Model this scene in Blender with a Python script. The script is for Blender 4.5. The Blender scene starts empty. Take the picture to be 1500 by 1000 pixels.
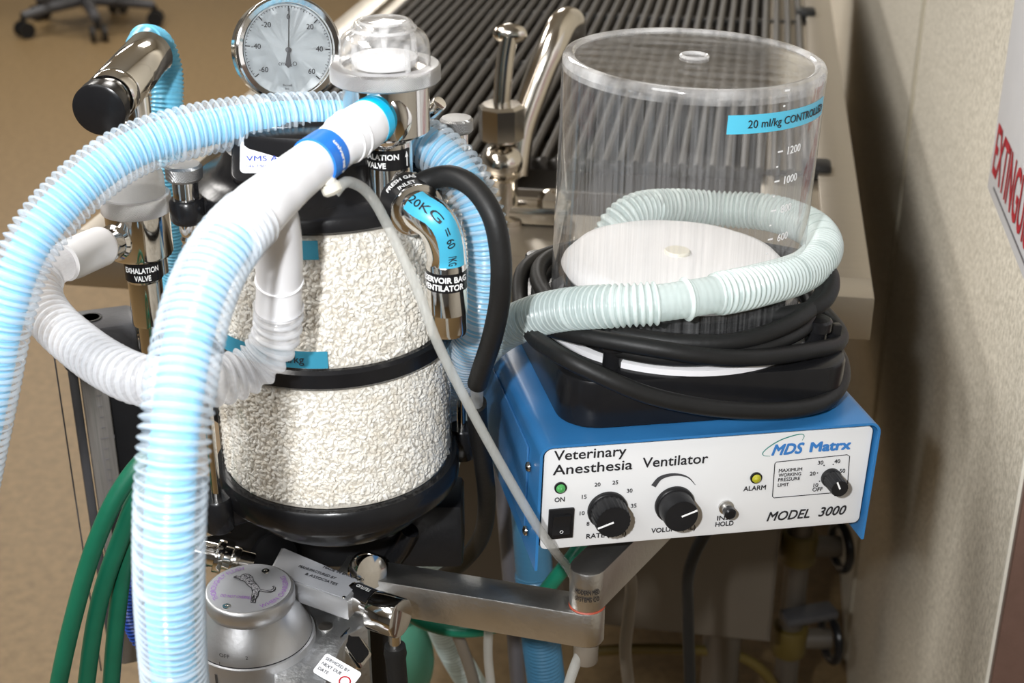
import bpy, bmesh, math, random
import numpy as np
from math import sin, cos, pi, radians, atan2, sqrt
from mathutils import Vector as V, Matrix as Mx

random.seed(7)
rng = np.random.default_rng(7)
F = 2120.0
P = radians(25.2)
A = radians(9.5)
CAM = V((0, 0, 1.5))
RT = V((cos(A), sin(A), 0))
HD = V((-sin(A), cos(A), 0))
UP = V((0, 0, 1))
sc = bpy.context.scene
COL = sc.collection


def ray(px, py):
    u = (px - 750) / F
    v = (500 - py) / F
    return u, cos(P) + v * sin(P), v * cos(P) - sin(P)


def Q(px, py, f):
    u, w, h = ray(px, py)
    t = f / w
    return CAM + RT * (u * t) + HD * f + UP * (h * t)


def QZ(px, py, z):
    u, w, h = ray(px, py)
    t = (z - 1.5) / h
    return CAM + RT * (u * t) + HD * (w * t) + UP * (h * t)


def QX(px, py, x):
    u, w, h = ray(px, py)
    d = RT * u + HD * w + UP * h
    return CAM + d * (x / d.x)


def QM(px, py, M):
    """pixel ray meets the local plane y = 0 of frame M -> local point"""
    u, w, h = ray(px, py)
    d = RT * u + HD * w + UP * h
    Mi = M.inverted()
    o = Mi @ CAM
    dl = Mi.to_3x3() @ d
    t = -o.y / dl.y
    return o + dl * t


def H(l, f, z):
    return RT * l + HD * f + UP * z


# ------------------------------------------------------------------ mesh builder
def frame(o, z, x=None):
    z = V(z).normalized()
    if x is None:
        x = V((1, 0, 0)) if abs(z.x) < 0.9 else V((0, 1, 0))
    x = V(x)
    x = (x - z * x.dot(z)).normalized()
    y = z.cross(x)
    m = Mx.Identity(4)
    for i in range(3):
        m[i][0] = x[i]; m[i][1] = y[i]; m[i][2] = z[i]; m[i][3] = o[i]
    return m


def TR(o):
    return Mx.Translation(V(o))


class MB:
    def __init__(s):
        s.v = []
        s.f = []
        s.mi = []

    def add(s, vs, fs, M=None):
        b = len(s.v)
        if M is not None:
            vs = [M @ V(q) for q in vs]
        s.v += [tuple(q) for q in vs]
        s.f += [tuple(i + b for i in f) for f in fs]
        s.mi += [0] * len(fs)
        return s

    def lathe(s, prof, M=None, seg=56, capa=True, capb=True, a0=0, a1=2 * pi):
        vs, fs = [], []
        full = abs(a1 - a0 - 2 * pi) < 1e-6
        n = seg if full else seg + 1
        for r, z in prof:
            for k in range(n):
                a = a0 + (a1 - a0) * k / seg
                vs.append((r * cos(a), r * sin(a), z))
        for i in range(len(prof) - 1):
            for k in range(seg):
                k2 = (k + 1) % n
                fs.append((i * n + k, i * n + k2, (i + 1) * n + k2, (i + 1) * n + k))
        if full:
            if capa and prof[0][0] > 1e-6:
                fs.append(tuple(range(n))[::-1])
            if capb and prof[-1][0] > 1e-6:
                fs.append(tuple((len(prof) - 1) * n + k for k in range(n)))
        return s.add(vs, fs, M)

    def cyl(s, p0, p1, r, r1=None, seg=28, bev=0.0):
        p0, p1 = V(p0), V(p1)
        d = p1 - p0
        L = d.length
        r1 = r if r1 is None else r1
        if bev > 0:
            prof = [(r - bev, 0), (r - bev * .3, bev * .3), (r, bev), (r1, L - bev), (r1 - bev * .3, L - bev * .3), (r1 - bev, L)]
        else:
            prof = [(r, 0), (r1, L)]
        return s.lathe(prof, frame(p0, d), seg)

    def box(s, size, M=None, bev=0.0, seg=2):
        bm = bmesh.new()
        bmesh.ops.create_cube(bm, size=1.0)
        for q in bm.verts:
            q.co = V((q.co.x * size[0], q.co.y * size[1], q.co.z * size[2]))
        if bev > 0:
            bmesh.ops.bevel(bm, geom=list(bm.edges), offset=bev, segments=seg, profile=.5, affect='EDGES')
        return s.frombm(bm, M)

    def prism(s, poly, h, M=None, bev=0.0, seg=2):
        """poly in local xy, extruded 0..h along local z"""
        bm = bmesh.new()
        vs = [bm.verts.new((p[0], p[1], 0)) for p in poly]
        f = bm.faces.new(vs)
        r = bmesh.ops.extrude_face_region(bm, geom=[f])
        for q in r['geom']:
            if isinstance(q, bmesh.types.BMVert):
                q.co.z += h
        bmesh.ops.recalc_face_normals(bm, faces=list(bm.faces))
        if bev > 0:
            ed = [e for e in bm.edges if abs(e.verts[0].co.z - e.verts[1].co.z) < 1e-7]
            bmesh.ops.bevel(bm, geom=ed, offset=bev, segments=seg, profile=.5, affect='EDGES')
        return s.frombm(bm, M)

    def frombm(s, bm, M=None):
        bm.verts.ensure_lookup_table()
        for i, q in enumerate(bm.verts):
            q.index = i
        vs = [q.co.copy() for q in bm.verts]
        fs = [tuple(q.index for q in f.verts) for f in bm.faces]
        bm.free()
        return s.add(vs, fs, M)

    def tube(s, pts, rad, seg=16, cap=True):
        pts = [V(p) for p in pts]
        n = len(pts)
        if not hasattr(rad, '__len__'):
            rad = [rad] * n
        tan = []
        for i in range(n):
            t = pts[min(i + 1, n - 1)] - pts[max(i - 1, 0)]
            tan.append(t.normalized())
        x = V((0, 0, 1)) if abs(tan[0].z) < .9 else V((1, 0, 0))
        x = (x - tan[0] * x.dot(tan[0])).normalized()
        cs = [(cos(2 * pi * k / seg), sin(2 * pi * k / seg)) for k in range(seg)]
        vs, fs = [], []
        for i in range(n):
            if i:
                x = (x - tan[i] * x.dot(tan[i])).normalized()
            y = tan[i].cross(x)
            r = rad[i]
            for c, d in cs:
                vs.append(pts[i] + x * (c * r) + y * (d * r))
        for i in range(n - 1):
            for k in range(seg):
                k2 = (k + 1) % seg
                fs.append((i * seg + k, i * seg + k2, (i + 1) * seg + k2, (i + 1) * seg + k))
        if cap:
            fs.append(tuple(range(seg))[::-1])
            fs.append(tuple((n - 1) * seg + k for k in range(seg)))
        return s.add(vs, fs)

    def sphere(s, M, r, sx=1, sy=1, sz=1, seg=20, rings=12):
        prof = [(r * sin(pi * i / rings) + 1e-5, -r * cos(pi * i / rings)) for i in range(rings + 1)]
        return s.lathe(prof, M @ Mx.Diagonal((sx, sy, sz, 1)), seg)

    def torus(s, M, R, r, seg=48, n=12):
        prof = [(R + r * cos(2 * pi * i / n), r * sin(2 * pi * i / n)) for i in range(n + 1)]
        return s.lathe(prof, M, seg, False, False)


def rrect(w, h, r, n=6, cx=0, cy=0):
    """rounded rectangle outline, counter-clockwise"""
    out = []
    for qx, qy, a in ((w / 2 - r, h / 2 - r, 0), (-w / 2 + r, h / 2 - r, pi / 2), (-w / 2 + r, -h / 2 + r, pi), (w / 2 - r, -h / 2 + r, 1.5 * pi)):
        for i in range(n + 1):
            t = a + pi / 2 * i / n
            out.append((cx + qx + r * cos(t), cy + qy + r * sin(t)))
    return out


def spline(pts, n=24, extra=None):
    """centripetal-ish Catmull-Rom through pts; dense list. extra: per-point scalar interpolated too"""
    p = [V(q) for q in pts]
    p = [p[0] * 2 - p[1]] + p + [p[-1] * 2 - p[-2]]
    out, ex = [], []
    for i in range(1, len(p) - 2):
        p0, p1, p2, p3 = p[i - 1:i + 3]
        d1 = max((p1 - p0).length, 1e-6) ** .5
        d2 = max((p2 - p1).length, 1e-6) ** .5
        d3 = max((p3 - p2).length, 1e-6) ** .5
        m1 = ((p1 - p0) / d1 - (p2 - p0) / (d1 + d2) + (p2 - p1) / d2) * d2
        m2 = ((p2 - p1) / d2 - (p3 - p1) / (d2 + d3) + (p3 - p2) / d3) * d2
        last = i == len(p) - 3
        for k in range(n + (1 if last else 0)):
            t = k / n
            t2, t3 = t * t, t * t * t
            out.append(p1 * (2 * t3 - 3 * t2 + 1) + m1 * (t3 - 2 * t2 + t) + p2 * (-2 * t3 + 3 * t2) + m2 * (t3 - t2))
            if extra is not None:
                e1, e2 = extra[i - 1], extra[i]
                ex.append(e1 + (e2 - e1) * (3 * t2 - 2 * t3))
    return (out, ex) if extra is not None else out


def resample(pts, ds, ex=None):
    acc = [0.0]
    for i in range(1, len(pts)):
        acc.append(acc[-1] + (pts[i] - pts[i - 1]).length)
    n = max(2, int(acc[-1] / ds))
    out, eo, j = [], [], 0
    for k in range(n + 1):
        s_ = acc[-1] * k / n
        while j < len(acc) - 2 and acc[j + 1] < s_:
            j += 1
        t = (s_ - acc[j]) / max(acc[j + 1] - acc[j], 1e-9)
        out.append(pts[j].lerp(pts[j + 1], min(1, t)))
        if ex is not None:
            eo.append(ex[j] + (ex[j + 1] - ex[j]) * min(1, t))
    return out, eo, acc[-1]


def hose(mb, pts, rad, pitch, amp, seg=26, per=6, smooth=(), cap=False, sharp=1.0):
    """corrugated tube; rad: number or per control point; smooth: (from, to) fractions without ribs"""
    if not hasattr(rad, '__len__'):
        rad = [rad] * len(pts)
    d, ex = spline(pts, 24, rad)
    q, e, L = resample(d, pitch / per, ex)
    rr = []
    flag = []
    for i in range(len(q)):
        s_ = i / (len(q) - 1)
        a = amp
        for s0, s1 in smooth:
            if s0 <= s_ <= s1:
                a = amp * .08
        w = .5 + .5 * cos(2 * pi * i / per)
        rr.append(e[i] - amp + 2 * a * (w ** sharp) - (amp - a) * .2)
        flag.append(w if a > amp * .5 else .5)
    f0 = len(mb.f)
    mb.tube(q, rr, seg, cap)
    for i in range(len(q) - 1):
        if flag[i] + flag[i + 1] > 1.0:
            for k in range(seg):
                mb.mi[f0 + i * seg + k] = 1
    return mb


# ------------------------------------------------------------------ materials
MATS = {}


def nodes(name):
    m = bpy.data.materials.new(name)
    m.use_nodes = True
    nt = m.node_tree
    return m, nt, nt.nodes['Principled BSDF']


def setp(b, **k):
    for a, v in k.items():
        b.inputs[a.replace('_', ' ')].default_value = v


def pm(name, col, rough=.4, metal=0.0, noise=0.0, scale=40.0, bump=0.0, bscale=200.0, spec=.5, coat=0.0, stretch=None, rvar=0.0):
    """principled material with procedural colour variation, roughness variation and bump"""
    m, nt, b = nodes(name)
    setp(b, Roughness=rough, Metallic=metal)
    b.inputs['Specular IOR Level'].default_value = spec
    b.inputs['Coat Weight'].default_value = coat
    b.inputs['Base Color'].default_value = (*col, 1)
    tc = nt.nodes.new('ShaderNodeTexCoord')
    mp = nt.nodes.new('ShaderNodeMapping')
    nt.links.new(tc.outputs['Object'], mp.inputs['Vector'])
    if stretch:
        mp.inputs['Scale'].default_value = stretch
    n = nt.nodes.new('ShaderNodeTexNoise')
    n.inputs['Scale'].default_value = scale
    n.inputs['Detail'].default_value = 5
    nt.links.new(mp.outputs['Vector'], n.inputs['Vector'])
    if noise > 0:
        mx = nt.nodes.new('ShaderNodeMix')
        mx.data_type = 'RGBA'
        mx.inputs[6].default_value = (*[max(0, c * (1 - noise)) for c in col], 1)
        mx.inputs[7].default_value = (*[min(1, c * (1 + noise)) for c in col], 1)
        nt.links.new(n.outputs['Fac'], mx.inputs[0])
        nt.links.new(mx.outputs[2], b.inputs['Base Color'])
    if rvar > 0:
        mr = nt.nodes.new('ShaderNodeMapRange')
        mr.inputs['To Min'].default_value = max(0, rough - rvar)
        mr.inputs['To Max'].default_value = rough + rvar
        nt.links.new(n.outputs['Fac'], mr.inputs['Value'])
        nt.links.new(mr.outputs['Result'], b.inputs['Roughness'])
    if bump > 0:
        n2 = nt.nodes.new('ShaderNodeTexNoise')
        n2.inputs['Scale'].default_value = bscale
        n2.inputs['Detail'].default_value = 4
        nt.links.new(mp.outputs['Vector'], n2.inputs['Vector'])
        bp = nt.nodes.new('ShaderNodeBump')
        bp.inputs['Strength'].default_value = bump
        bp.inputs['Distance'].default_value = .002
        nt.links.new(n2.outputs['Fac'], bp.inputs['Height'])
        nt.links.new(bp.outputs['Normal'], b.inputs['Normal'])
    MATS[name] = m
    return m


def clearm(name, col, fac, rough=.2, transl=.4, spec=.6):
    """translucent plastic skin: part see-through, part milky"""
    m, nt, b = nodes(name)
    out = nt.nodes['Material Output']
    setp(b, Roughness=rough)
    b.inputs['Specular IOR Level'].default_value = spec
    b.inputs['Base Color'].default_value = (*col, 1)
    n = nt.nodes.new('ShaderNodeTexNoise')
    n.inputs['Scale'].default_value = 60
    mr = nt.nodes.new('ShaderNodeMapRange')
    mr.inputs['To Min'].default_value = fac - .06
    mr.inputs['To Max'].default_value = fac + .06
    nt.links.new(n.outputs['Fac'], mr.inputs['Value'])
    tl = nt.nodes.new('ShaderNodeBsdfTranslucent')
    tl.inputs['Color'].default_value = (*col, 1)
    m1 = nt.nodes.new('ShaderNodeMixShader')
    m1.inputs[0].default_value = transl
    nt.links.new(b.outputs[0], m1.inputs[1])
    nt.links.new(tl.outputs[0], m1.inputs[2])
    tr = nt.nodes.new('ShaderNodeBsdfTransparent')
    m2 = nt.nodes.new('ShaderNodeMixShader')
    nt.links.new(mr.outputs['Result'], m2.inputs[0])
    nt.links.new(tr.outputs[0], m2.inputs[1])
    nt.links.new(m1.outputs[0], m2.inputs[2])
    nt.links.new(m2.outputs[0], out.inputs['Surface'])
    MATS[name] = m
    return m


def acrylic(name, tint=(1, 1, 1), refl=1.0, scratch=0.0, stretch=(60, 60, 1.5), haze=(.9, .9, .9)):
    """thin clear plastic: see-through with fresnel reflections and faint scratches"""
    m, nt, b = nodes(name)
    nt.nodes.remove(b)
    out = nt.nodes['Material Output']
    tr = nt.nodes.new('ShaderNodeBsdfTransparent')
    tr.inputs['Color'].default_value = (*tint, 1)
    gl = nt.nodes.new('ShaderNodeBsdfGlossy')
    gl.inputs['Roughness'].default_value = .06
    fr = nt.nodes.new('ShaderNodeLayerWeight')
    fr.inputs['Blend'].default_value = .5
    pw = nt.nodes.new('ShaderNodeMath')
    pw.operation = 'POWER'
    pw.inputs[1].default_value = 3.6
    nt.links.new(fr.outputs['Facing'], pw.inputs[0])
    mu = nt.nodes.new('ShaderNodeMath')
    mu.operation = 'MULTIPLY_ADD'
    mu.inputs[1].default_value = min(1.0, .85 * refl)
    mu.inputs[2].default_value = .04 * refl
    nt.links.new(pw.outputs[0], mu.inputs[0])
    ms = nt.nodes.new('ShaderNodeMixShader')
    nt.links.new(mu.outputs[0], ms.inputs[0])
    nt.links.new(tr.outputs[0], ms.inputs[1])
    nt.links.new(gl.outputs[0], ms.inputs[2])
    last = ms
    if scratch > 0:
        tc = nt.nodes.new('ShaderNodeTexCoord')
        mp = nt.nodes.new('ShaderNodeMapping')
        mp.inputs['Scale'].default_value = stretch
        nt.links.new(tc.outputs['Object'], mp.inputs['Vector'])
        n = nt.nodes.new('ShaderNodeTexNoise')
        n.inputs['Scale'].default_value = 4
        n.inputs['Detail'].default_value = 6
        nt.links.new(mp.outputs['Vector'], n.inputs['Vector'])
        mr = nt.nodes.new('ShaderNodeMapRange')
        mr.inputs['From Min'].default_value = .30
        mr.inputs['From Max'].default_value = .80
        mr.inputs['To Max'].default_value = scratch
        nt.links.new(n.outputs['Fac'], mr.inputs['Value'])
        df = nt.nodes.new('ShaderNodeBsdfDiffuse')
        df.inputs['Color'].default_value = (*haze, 1)
        m3 = nt.nodes.new('ShaderNodeMixShader')
        nt.links.new(mr.outputs['Result'], m3.inputs[0])
        nt.links.new(ms.outputs[0], m3.inputs[1])
        nt.links.new(df.outputs[0], m3.inputs[2])
        last = m3
    nt.links.new(last.outputs[0], out.inputs['Surface'])
    MATS[name] = m
    return m


def knurl(name, col, rough=.3, scale=900):
    m, nt, b = nodes(name)
    setp(b, Roughness=rough, Metallic=1.0)
    b.inputs['Base Color'].default_value = (*col, 1)
    tc = nt.nodes.new('ShaderNodeTexCoord')
    hs = []
    for rot in (.8, -.8):
        mp = nt.nodes.new('ShaderNodeMapping')
        mp.inputs['Rotation'].default_value = (rot, rot * .6, rot)
        nt.links.new(tc.outputs['Object'], mp.inputs['Vector'])
        w = nt.nodes.new('ShaderNodeTexWave')
        w.inputs['Scale'].default_value = scale
        nt.links.new(mp.outputs['Vector'], w.inputs['Vector'])
        hs.append(w)
    ad = nt.nodes.new('ShaderNodeMath')
    ad.operation = 'MULTIPLY'
    nt.links.new(hs[0].outputs['Fac'], ad.inputs[0])
    nt.links.new(hs[1].outputs['Fac'], ad.inputs[1])
    bp = nt.nodes.new('ShaderNodeBump')
    bp.inputs['Strength'].default_value = .6
    bp.inputs['Distance'].default_value = .0008
    nt.links.new(ad.outputs[0], bp.inputs['Height'])
    nt.links.new(bp.outputs['Normal'], b.inputs['Normal'])
    MATS[name] = m
    return m


chrome = pm('chrome', (.78, .76, .73), .09, 1.0, .05, 30, rvar=.03)
dchrome = pm('nickel', (.62, .58, .52), .14, 1.0, .08, 40, rvar=.05)
alu = pm('brushed_aluminium', (.60, .59, .57), .36, 1.0, .10, 25, .15, 300, rvar=.08)
cast = pm('cast_aluminium', (.60, .61, .62), .42, 1.0, .22, 60, .35, 260, rvar=.1)
satin = pm('satin_aluminium', (.58, .585, .60), .38, .8, .10, 40, .08, 300, rvar=.06)
printplate = pm('printed_plate', (.42, .43, .46), .5, .35, .08, 60, .05, 300)
knurled = knurl('knurled_metal', (.42, .42, .42), .36, 420)
steel = pm('stainless_steel', (.46, .42, .36), .42, 1.0, .10, 14, .08, 120, stretch=(1, 12, 1), rvar=.08)
black = pm('black_plastic', (.010, .010, .011), .24, 0, .2, 80, .04, 300, spec=.28)
blackm = pm('black_painted_metal', (.012, .012, .013), .38, 0, .25, 60, .06, 500, spec=.25)
rubber = pm('black_rubber', (.011, .011, .011), .5, 0, .3, 60, .08, 300, spec=.3)
darkgrey = pm('dark_grey_plastic', (.055, .055, .06), .45, 0, .2, 60, .1, 400)
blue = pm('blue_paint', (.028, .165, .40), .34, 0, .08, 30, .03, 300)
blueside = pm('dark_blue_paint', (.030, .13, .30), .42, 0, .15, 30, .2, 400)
panelw = pm('white_panel', (.72, .72, .72), .35, 0, .03, 20)
ink = pm('black_ink', (.015, .015, .018), .5, 0, .1, 50)
bluei = pm('blue_ink', (.04, .19, .50), .5, 0, .1, 50)
greeni = pm('green_ink', (.03, .22, .19), .5, 0, .1, 50)
whitei = pm('white_ink', (.85, .85, .85), .5, 0, .05, 50)
redi = pm('red_ink', (.42, .008, .02), .5, 0, .1, 50)
purplei = pm('purple_ink', (.32, .14, .48), .5, 0, .2, 50)
navyi = pm('navy_ink', (.02, .05, .35), .5, 0, .1, 50)
tape = pm('cyan_tape', (.07, .46, .68), .35, 0, .06, 40)
tapeb = pm('teal_tape', (.035, .24, .36), .4, 0, .06, 40)
cyanp = pm('cyan_plastic', (.0, .48, .80), .35, 0, .05, 40)
bandb = pm('blue_band', (.015, .18, .66), .35, 0, .05, 40)
whitep = pm('white_plastic', (.84, .84, .86), .32, 0, .03, 40, spec=.5)
whited = pm('white_disc', (.80, .79, .80), .5, 0, .02, 30)
cream = pm('cream_plastic', (.72, .69, .60), .4, 0, .05, 40)
labelw = pm('white_label', (.78, .79, .82), .4, 0, .03, 40)
dialw = pm('dial_white', (.58, .62, .64), .5, 0, .03, 20)
greenh = pm('green_rubber', (.006, .10, .055), .35, 0, .2, 60, .05, 300)
greenl = pm('light_green_rubber', (.12, .42, .30), .35, 0, .1, 30)
inner = pm('blue_inner_tube', (.16, .50, .74), .35, 0, .06, 60)
bluehose = pm('light_blue_hose', (.16, .52, .74), .25, 0, .06, 60)
navyhose = pm('blue_hose', (.05, .17, .29), .35, 0, .1, 40)
darkblueh = pm('deep_blue_hose', (.02, .07, .38), .35, 0, .1, 40)
greyhose = pm('grey_hose', (.12, .115, .125), .45, 0, .1, 40)
tanhose = pm('tan_tube', (.17, .145, .115), .4, 0, .1, 40)
rodm = pm('grate_coating', (.052, .047, .042), .42, .0, .3, 60, .1, 200)
stain = pm('dark_steel_panel', (.085, .071, .055), .5, 0, .12, 12, .05, 100)
brass = pm('brass', (.36, .22, .06), .35, 1.0, .2, 40)
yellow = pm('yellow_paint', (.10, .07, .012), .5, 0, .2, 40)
core = pm('granule_bed', (.60, .56, .50), .9, 0, .3, 300, .5, 600)
hoseclear = clearm('clear_hose_plastic', (.86, .92, .98), .20, .16, .4)
hoserib = clearm('clear_hose_rib', (.86, .92, .98), .50, .18, .4)
whiterib = clearm('milky_hose_rib', (.82, .84, .88), .60, .18, .4)
greenrib = clearm('greenish_hose_rib', (.82, .91, .90), .80, .25, .3)
hosewhite = clearm('milky_hose_plastic', (.86, .87, .91), .42, .18, .4)
hosegreen = clearm('greenish_hose_plastic', (.72, .83, .82), .60, .25, .35)
tubeclear = clearm('clear_tube_plastic', (.74, .75, .72), .42, .12, .4)
frost = clearm('frosted_plastic', (.82, .83, .82), .42, .15, .3)
jarm = acrylic('scratched_acrylic', (.985, .985, .98), 1.0, .32, (110, 110, 1.6), (.30, .30, .305))
rimm = acrylic('acrylic_rim', (.95, .95, .95), 2.6, .6, (8, 8, 8))  # strong white haze stands for the rim's bright edge reflection
domem = acrylic('clear_dome', (.98, .98, .98), 1.6, .26, (40, 40, 40))
glassm = acrylic('clear_chamber', (.97, .97, .96), .9, .05, (30, 30, 4))
fogm = acrylic('gauge_glass', (.99, .99, .99), .7)
tapeclear = pm('tape_on_jar', (.09, .50, .70), .4, 0, .05, 40)


def granule_mat():
    m, nt, b = nodes('granule')
    setp(b, Roughness=.85)
    at = nt.nodes.new('ShaderNodeTexCoord')
    n = nt.nodes.new('ShaderNodeTexNoise')
    n.inputs['Scale'].default_value = 140
    n.inputs['Detail'].default_value = 3
    nt.links.new(at.outputs['Object'], n.inputs['Vector'])
    cr = nt.nodes.new('ShaderNodeValToRGB')
    cr.color_ramp.elements[0].position = .3
    cr.color_ramp.elements[0].color = (.74, .69, .61, 1)
    cr.color_ramp.elements[1].position = .62
    cr.color_ramp.elements[1].color = (.88, .86, .82, 1)
    nt.links.new(n.outputs['Fac'], cr.inputs['Fac'])
    nt.links.new(cr.outputs['Color'], b.inputs['Base Color'])
    return m


granm = granule_mat()


def mottled(name, c0, c1, scale, rough, bump, bscale, p0=.35, p1=.65):
    m, nt, b = nodes(name)
    setp(b, Roughness=rough)
    tc = nt.nodes.new('ShaderNodeTexCoord')
    n = nt.nodes.new('ShaderNodeTexNoise')
    n.inputs['Scale'].default_value = scale
    n.inputs['Detail'].default_value = 8
    n.inputs['Roughness'].default_value = .7
    nt.links.new(tc.outputs['Object'], n.inputs['Vector'])
    cr = nt.nodes.new('ShaderNodeValToRGB')
    cr.color_ramp.elements[0].position = p0
    cr.color_ramp.elements[0].color = (*c0, 1)
    cr.color_ramp.elements[1].position = p1
    cr.color_ramp.elements[1].color = (*c1, 1)
    nt.links.new(n.outputs['Fac'], cr.inputs['Fac'])
    nt.links.new(cr.outputs['Color'], b.inputs['Base Color'])
    n2 = nt.nodes.new('ShaderNodeTexNoise')
    n2.inputs['Scale'].default_value = bscale
    nt.links.new(tc.outputs['Object'], n2.inputs['Vector'])
    bp = nt.nodes.new('ShaderNodeBump')
    bp.inputs['Strength'].default_value = bump
    bp.inputs['Distance'].default_value = .002
    nt.links.new(n2.outputs['Fac'], bp.inputs['Height'])
    nt.links.new(bp.outputs['Normal'], b.inputs['Normal'])
    return m


floorm = mottled('floor_vinyl', (.150, .096, .040), (.228, .152, .070), 45, .5, .05, 60)
wallm = mottled('wall_vinyl', (.54, .50, .41), (.84, .79, .68), 190, .6, .35, 320, .4, .6)
plaster = mottled('plain_wall', (.55, .52, .45), (.62, .59, .52), 6, .7, .05, 60)
dimwall = mottled('dim_wall', (.17, .17, .17), (.21, .21, .205), 6, .7, .05, 60)  # colour darkened to stand for a dim room, so chrome reflects dark
ceilm = mottled('ceiling_tile', (.62, .62, .60), (.72, .72, .70), 30, .8, .1, 80)
doorm = mottled('door_wood', (.12, .07, .055), (.17, .10, .08), 9, .4, .05, 60)

def knurl_ring(name, col, rough, count, pitch):
    m, nt, b = nodes(name)
    setp(b, Roughness=rough, Metallic=1.0)
    b.inputs['Base Color'].default_value = (*col, 1)
    tc = nt.nodes.new('ShaderNodeTexCoord')
    sp = nt.nodes.new('ShaderNodeSeparateXYZ')
    nt.links.new(tc.outputs['Object'], sp.inputs[0])

    def mth(op, a, b_=None, c=None):
        n = nt.nodes.new('ShaderNodeMath')
        n.operation = op
        for i, q in enumerate((a, b_, c)):
            if q is None:
                continue
            if isinstance(q, (int, float)):
                n.inputs[i].default_value = q
            else:
                nt.links.new(q, n.inputs[i])
        return n.outputs[0]
    an = mth('MULTIPLY', mth('ARCTAN2', sp.outputs['Y'], sp.outputs['X']), count / 2)
    zz = mth('MULTIPLY', sp.outputs['Z'], pi / pitch)
    s1 = mth('SINE', mth('ADD', an, zz))
    s2 = mth('SINE', mth('SUBTRACT', an, zz))
    h = mth('MULTIPLY', mth('ABSOLUTE', s1), mth('ABSOLUTE', s2))
    bp = nt.nodes.new('ShaderNodeBump')
    bp.inputs['Strength'].default_value = 1.0
    bp.inputs['Distance'].default_value = .0006
    nt.links.new(h, bp.inputs['Height'])
    nt.links.new(bp.outputs['Normal'], b.inputs['Normal'])
    MATS[name] = m
    return m


knurled_ring_mat = knurl_ring('diamond_knurl', (.62, .62, .63), .3, 150, .0013)

# ------------------------------------------------------------------ objects
WL = {}


def T(name, label, cat, loc, group=None):
    o = bpy.data.objects.new(name, None)
    o.empty_display_size = .02
    COL.objects.link(o)
    o.location = loc
    WL[o.name] = V(loc)
    o['label'] = label
    o['category'] = cat
    if group:
        o['group'] = group
    return o


def O(name, mb, mat, parent=None, label=None, ang=40, loc=None, kind=None, mat2=None):
    base = WL[parent.name] if parent is not None else V(loc if loc is not None else (0, 0, 0))
    me = bpy.data.meshes.new(name)
    me.from_pydata([tuple(V(q) - base) for q in mb.v], [], mb.f)
    me.materials.append(mat)
    if mat2 is not None:
        me.materials.append(mat2)
        me.polygons.foreach_set('material_index', mb.mi)
    me.polygons.foreach_set('use_smooth', [True] * len(me.polygons))
    me.update()
    if ang < 180:
        me.set_sharp_from_angle(angle=radians(ang))
    o = bpy.data.objects.new(name, me)
    COL.objects.link(o)
    if parent is not None:
        o.parent = parent
    else:
        o.location = base
    WL[o.name] = base
    if label:
        o['label'] = label
    if kind:
        o['kind'] = kind
    return o


def top(name, mb, mat, label, cat, loc, group=None, ang=40):
    o = O(name, mb, mat, None, label, ang, loc)
    o['category'] = cat
    if group:
        o['group'] = group
    return o


def struct(name, mb, mat, ang=40):
    return O(name, mb, mat, None, None, ang, (0, 0, 0), 'structure')


class P2(tuple):
    z = 0.0


def text2d(s, size=1.0, off=0.0, shear=0.0, res=3):
    cu = bpy.data.curves.new('t', 'FONT')
    cu.body = s
    cu.size = size
    cu.shear = shear
    cu.resolution_u = res
    cu.render_resolution_u = res
    cu.fill_mode = 'FRONT'
    ob = bpy.data.objects.new('t', cu)
    COL.objects.link(ob)
    dg = bpy.context.evaluated_depsgraph_get()
    me = ob.evaluated_get(dg).to_mesh()
    vs = [(q.co.x, q.co.y) for q in me.vertices]
    fs = [tuple(p.vertices) for p in me.polygons]
    ob.evaluated_get(dg).to_mesh_clear()
    bpy.data.objects.remove(ob)
    bpy.data.curves.remove(cu)
    n0 = len(vs)
    if off > 0:
        # bolder strokes: the same letters overprinted in a small ring
        bv, bf = list(vs), list(fs)
        for k in range(6):
            a = 2 * pi * k / 6
            b0 = len(bv)
            bv += [(x + off * 1.3 * cos(a), y + off * 1.3 * sin(a)) for x, y in vs]
            bf += [tuple(i + b0 for i in f) for f in fs]
        vs, fs = bv, bf
    x0 = min(q[0] for q in vs)
    x1 = max(q[0] for q in vs)
    out = []
    for i, (x, y) in enumerate(vs):
        q = P2((x - x0, y))
        q.z = 4e-5 * (i // n0)
        out.append(q)
    vs = out
    return vs, fs, x1 - x0


def text_on(mb, s, M, width=None, height=None, off=0.0, shear=0.0, center=False, res=3):
    """text in local xy of M (x right, y up); width/height in metres (cap height ~ .7 em)"""
    size = 1.0
    vs, fs, w = text2d(s, size, off, shear, res)
    sy = (height / .70) if height else None
    sx = (width / w) if width else sy
    if sy is None:
        sy = sx
    ox = -w * sx / 2 if center else 0
    return mb.add([(q[0] * sx + ox, q[1] * sy, q.z) for q in vs], fs, M)


def text_cyl(mb, s, M, R, a0, z, width=None, height=.004, off=0.0, center=True):
    """text wrapped on a cylinder about local z of M; a0 = angle of the text centre, reads to the right seen from outside"""
    vs, fs, w = text2d(s, 1.0, off)
    sy = height / .70
    sx = (width / w) if width else sy
    ox = -w * sx / 2 if center else 0
    out = []
    for q in vs:
        a = a0 + (q[0] * sx + ox) / R
        out.append(((R + q.z) * cos(a), (R + q.z) * sin(a), z + q[1] * sy))
    return mb.add(out, fs, M)


def patch_cyl(mb, M, R, a0, a1, z0, z1, n=16):
    vs, fs = [], []
    for i in range(n + 1):
        a = a0 + (a1 - a0) * i / n
        for z in (z0, z1):
            vs.append((R * cos(a), R * sin(a), z))
    for i in range(n):
        fs.append((2 * i, 2 * i + 2, 2 * i + 3, 2 * i + 1))
    return mb.add(vs, fs, M)


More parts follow.
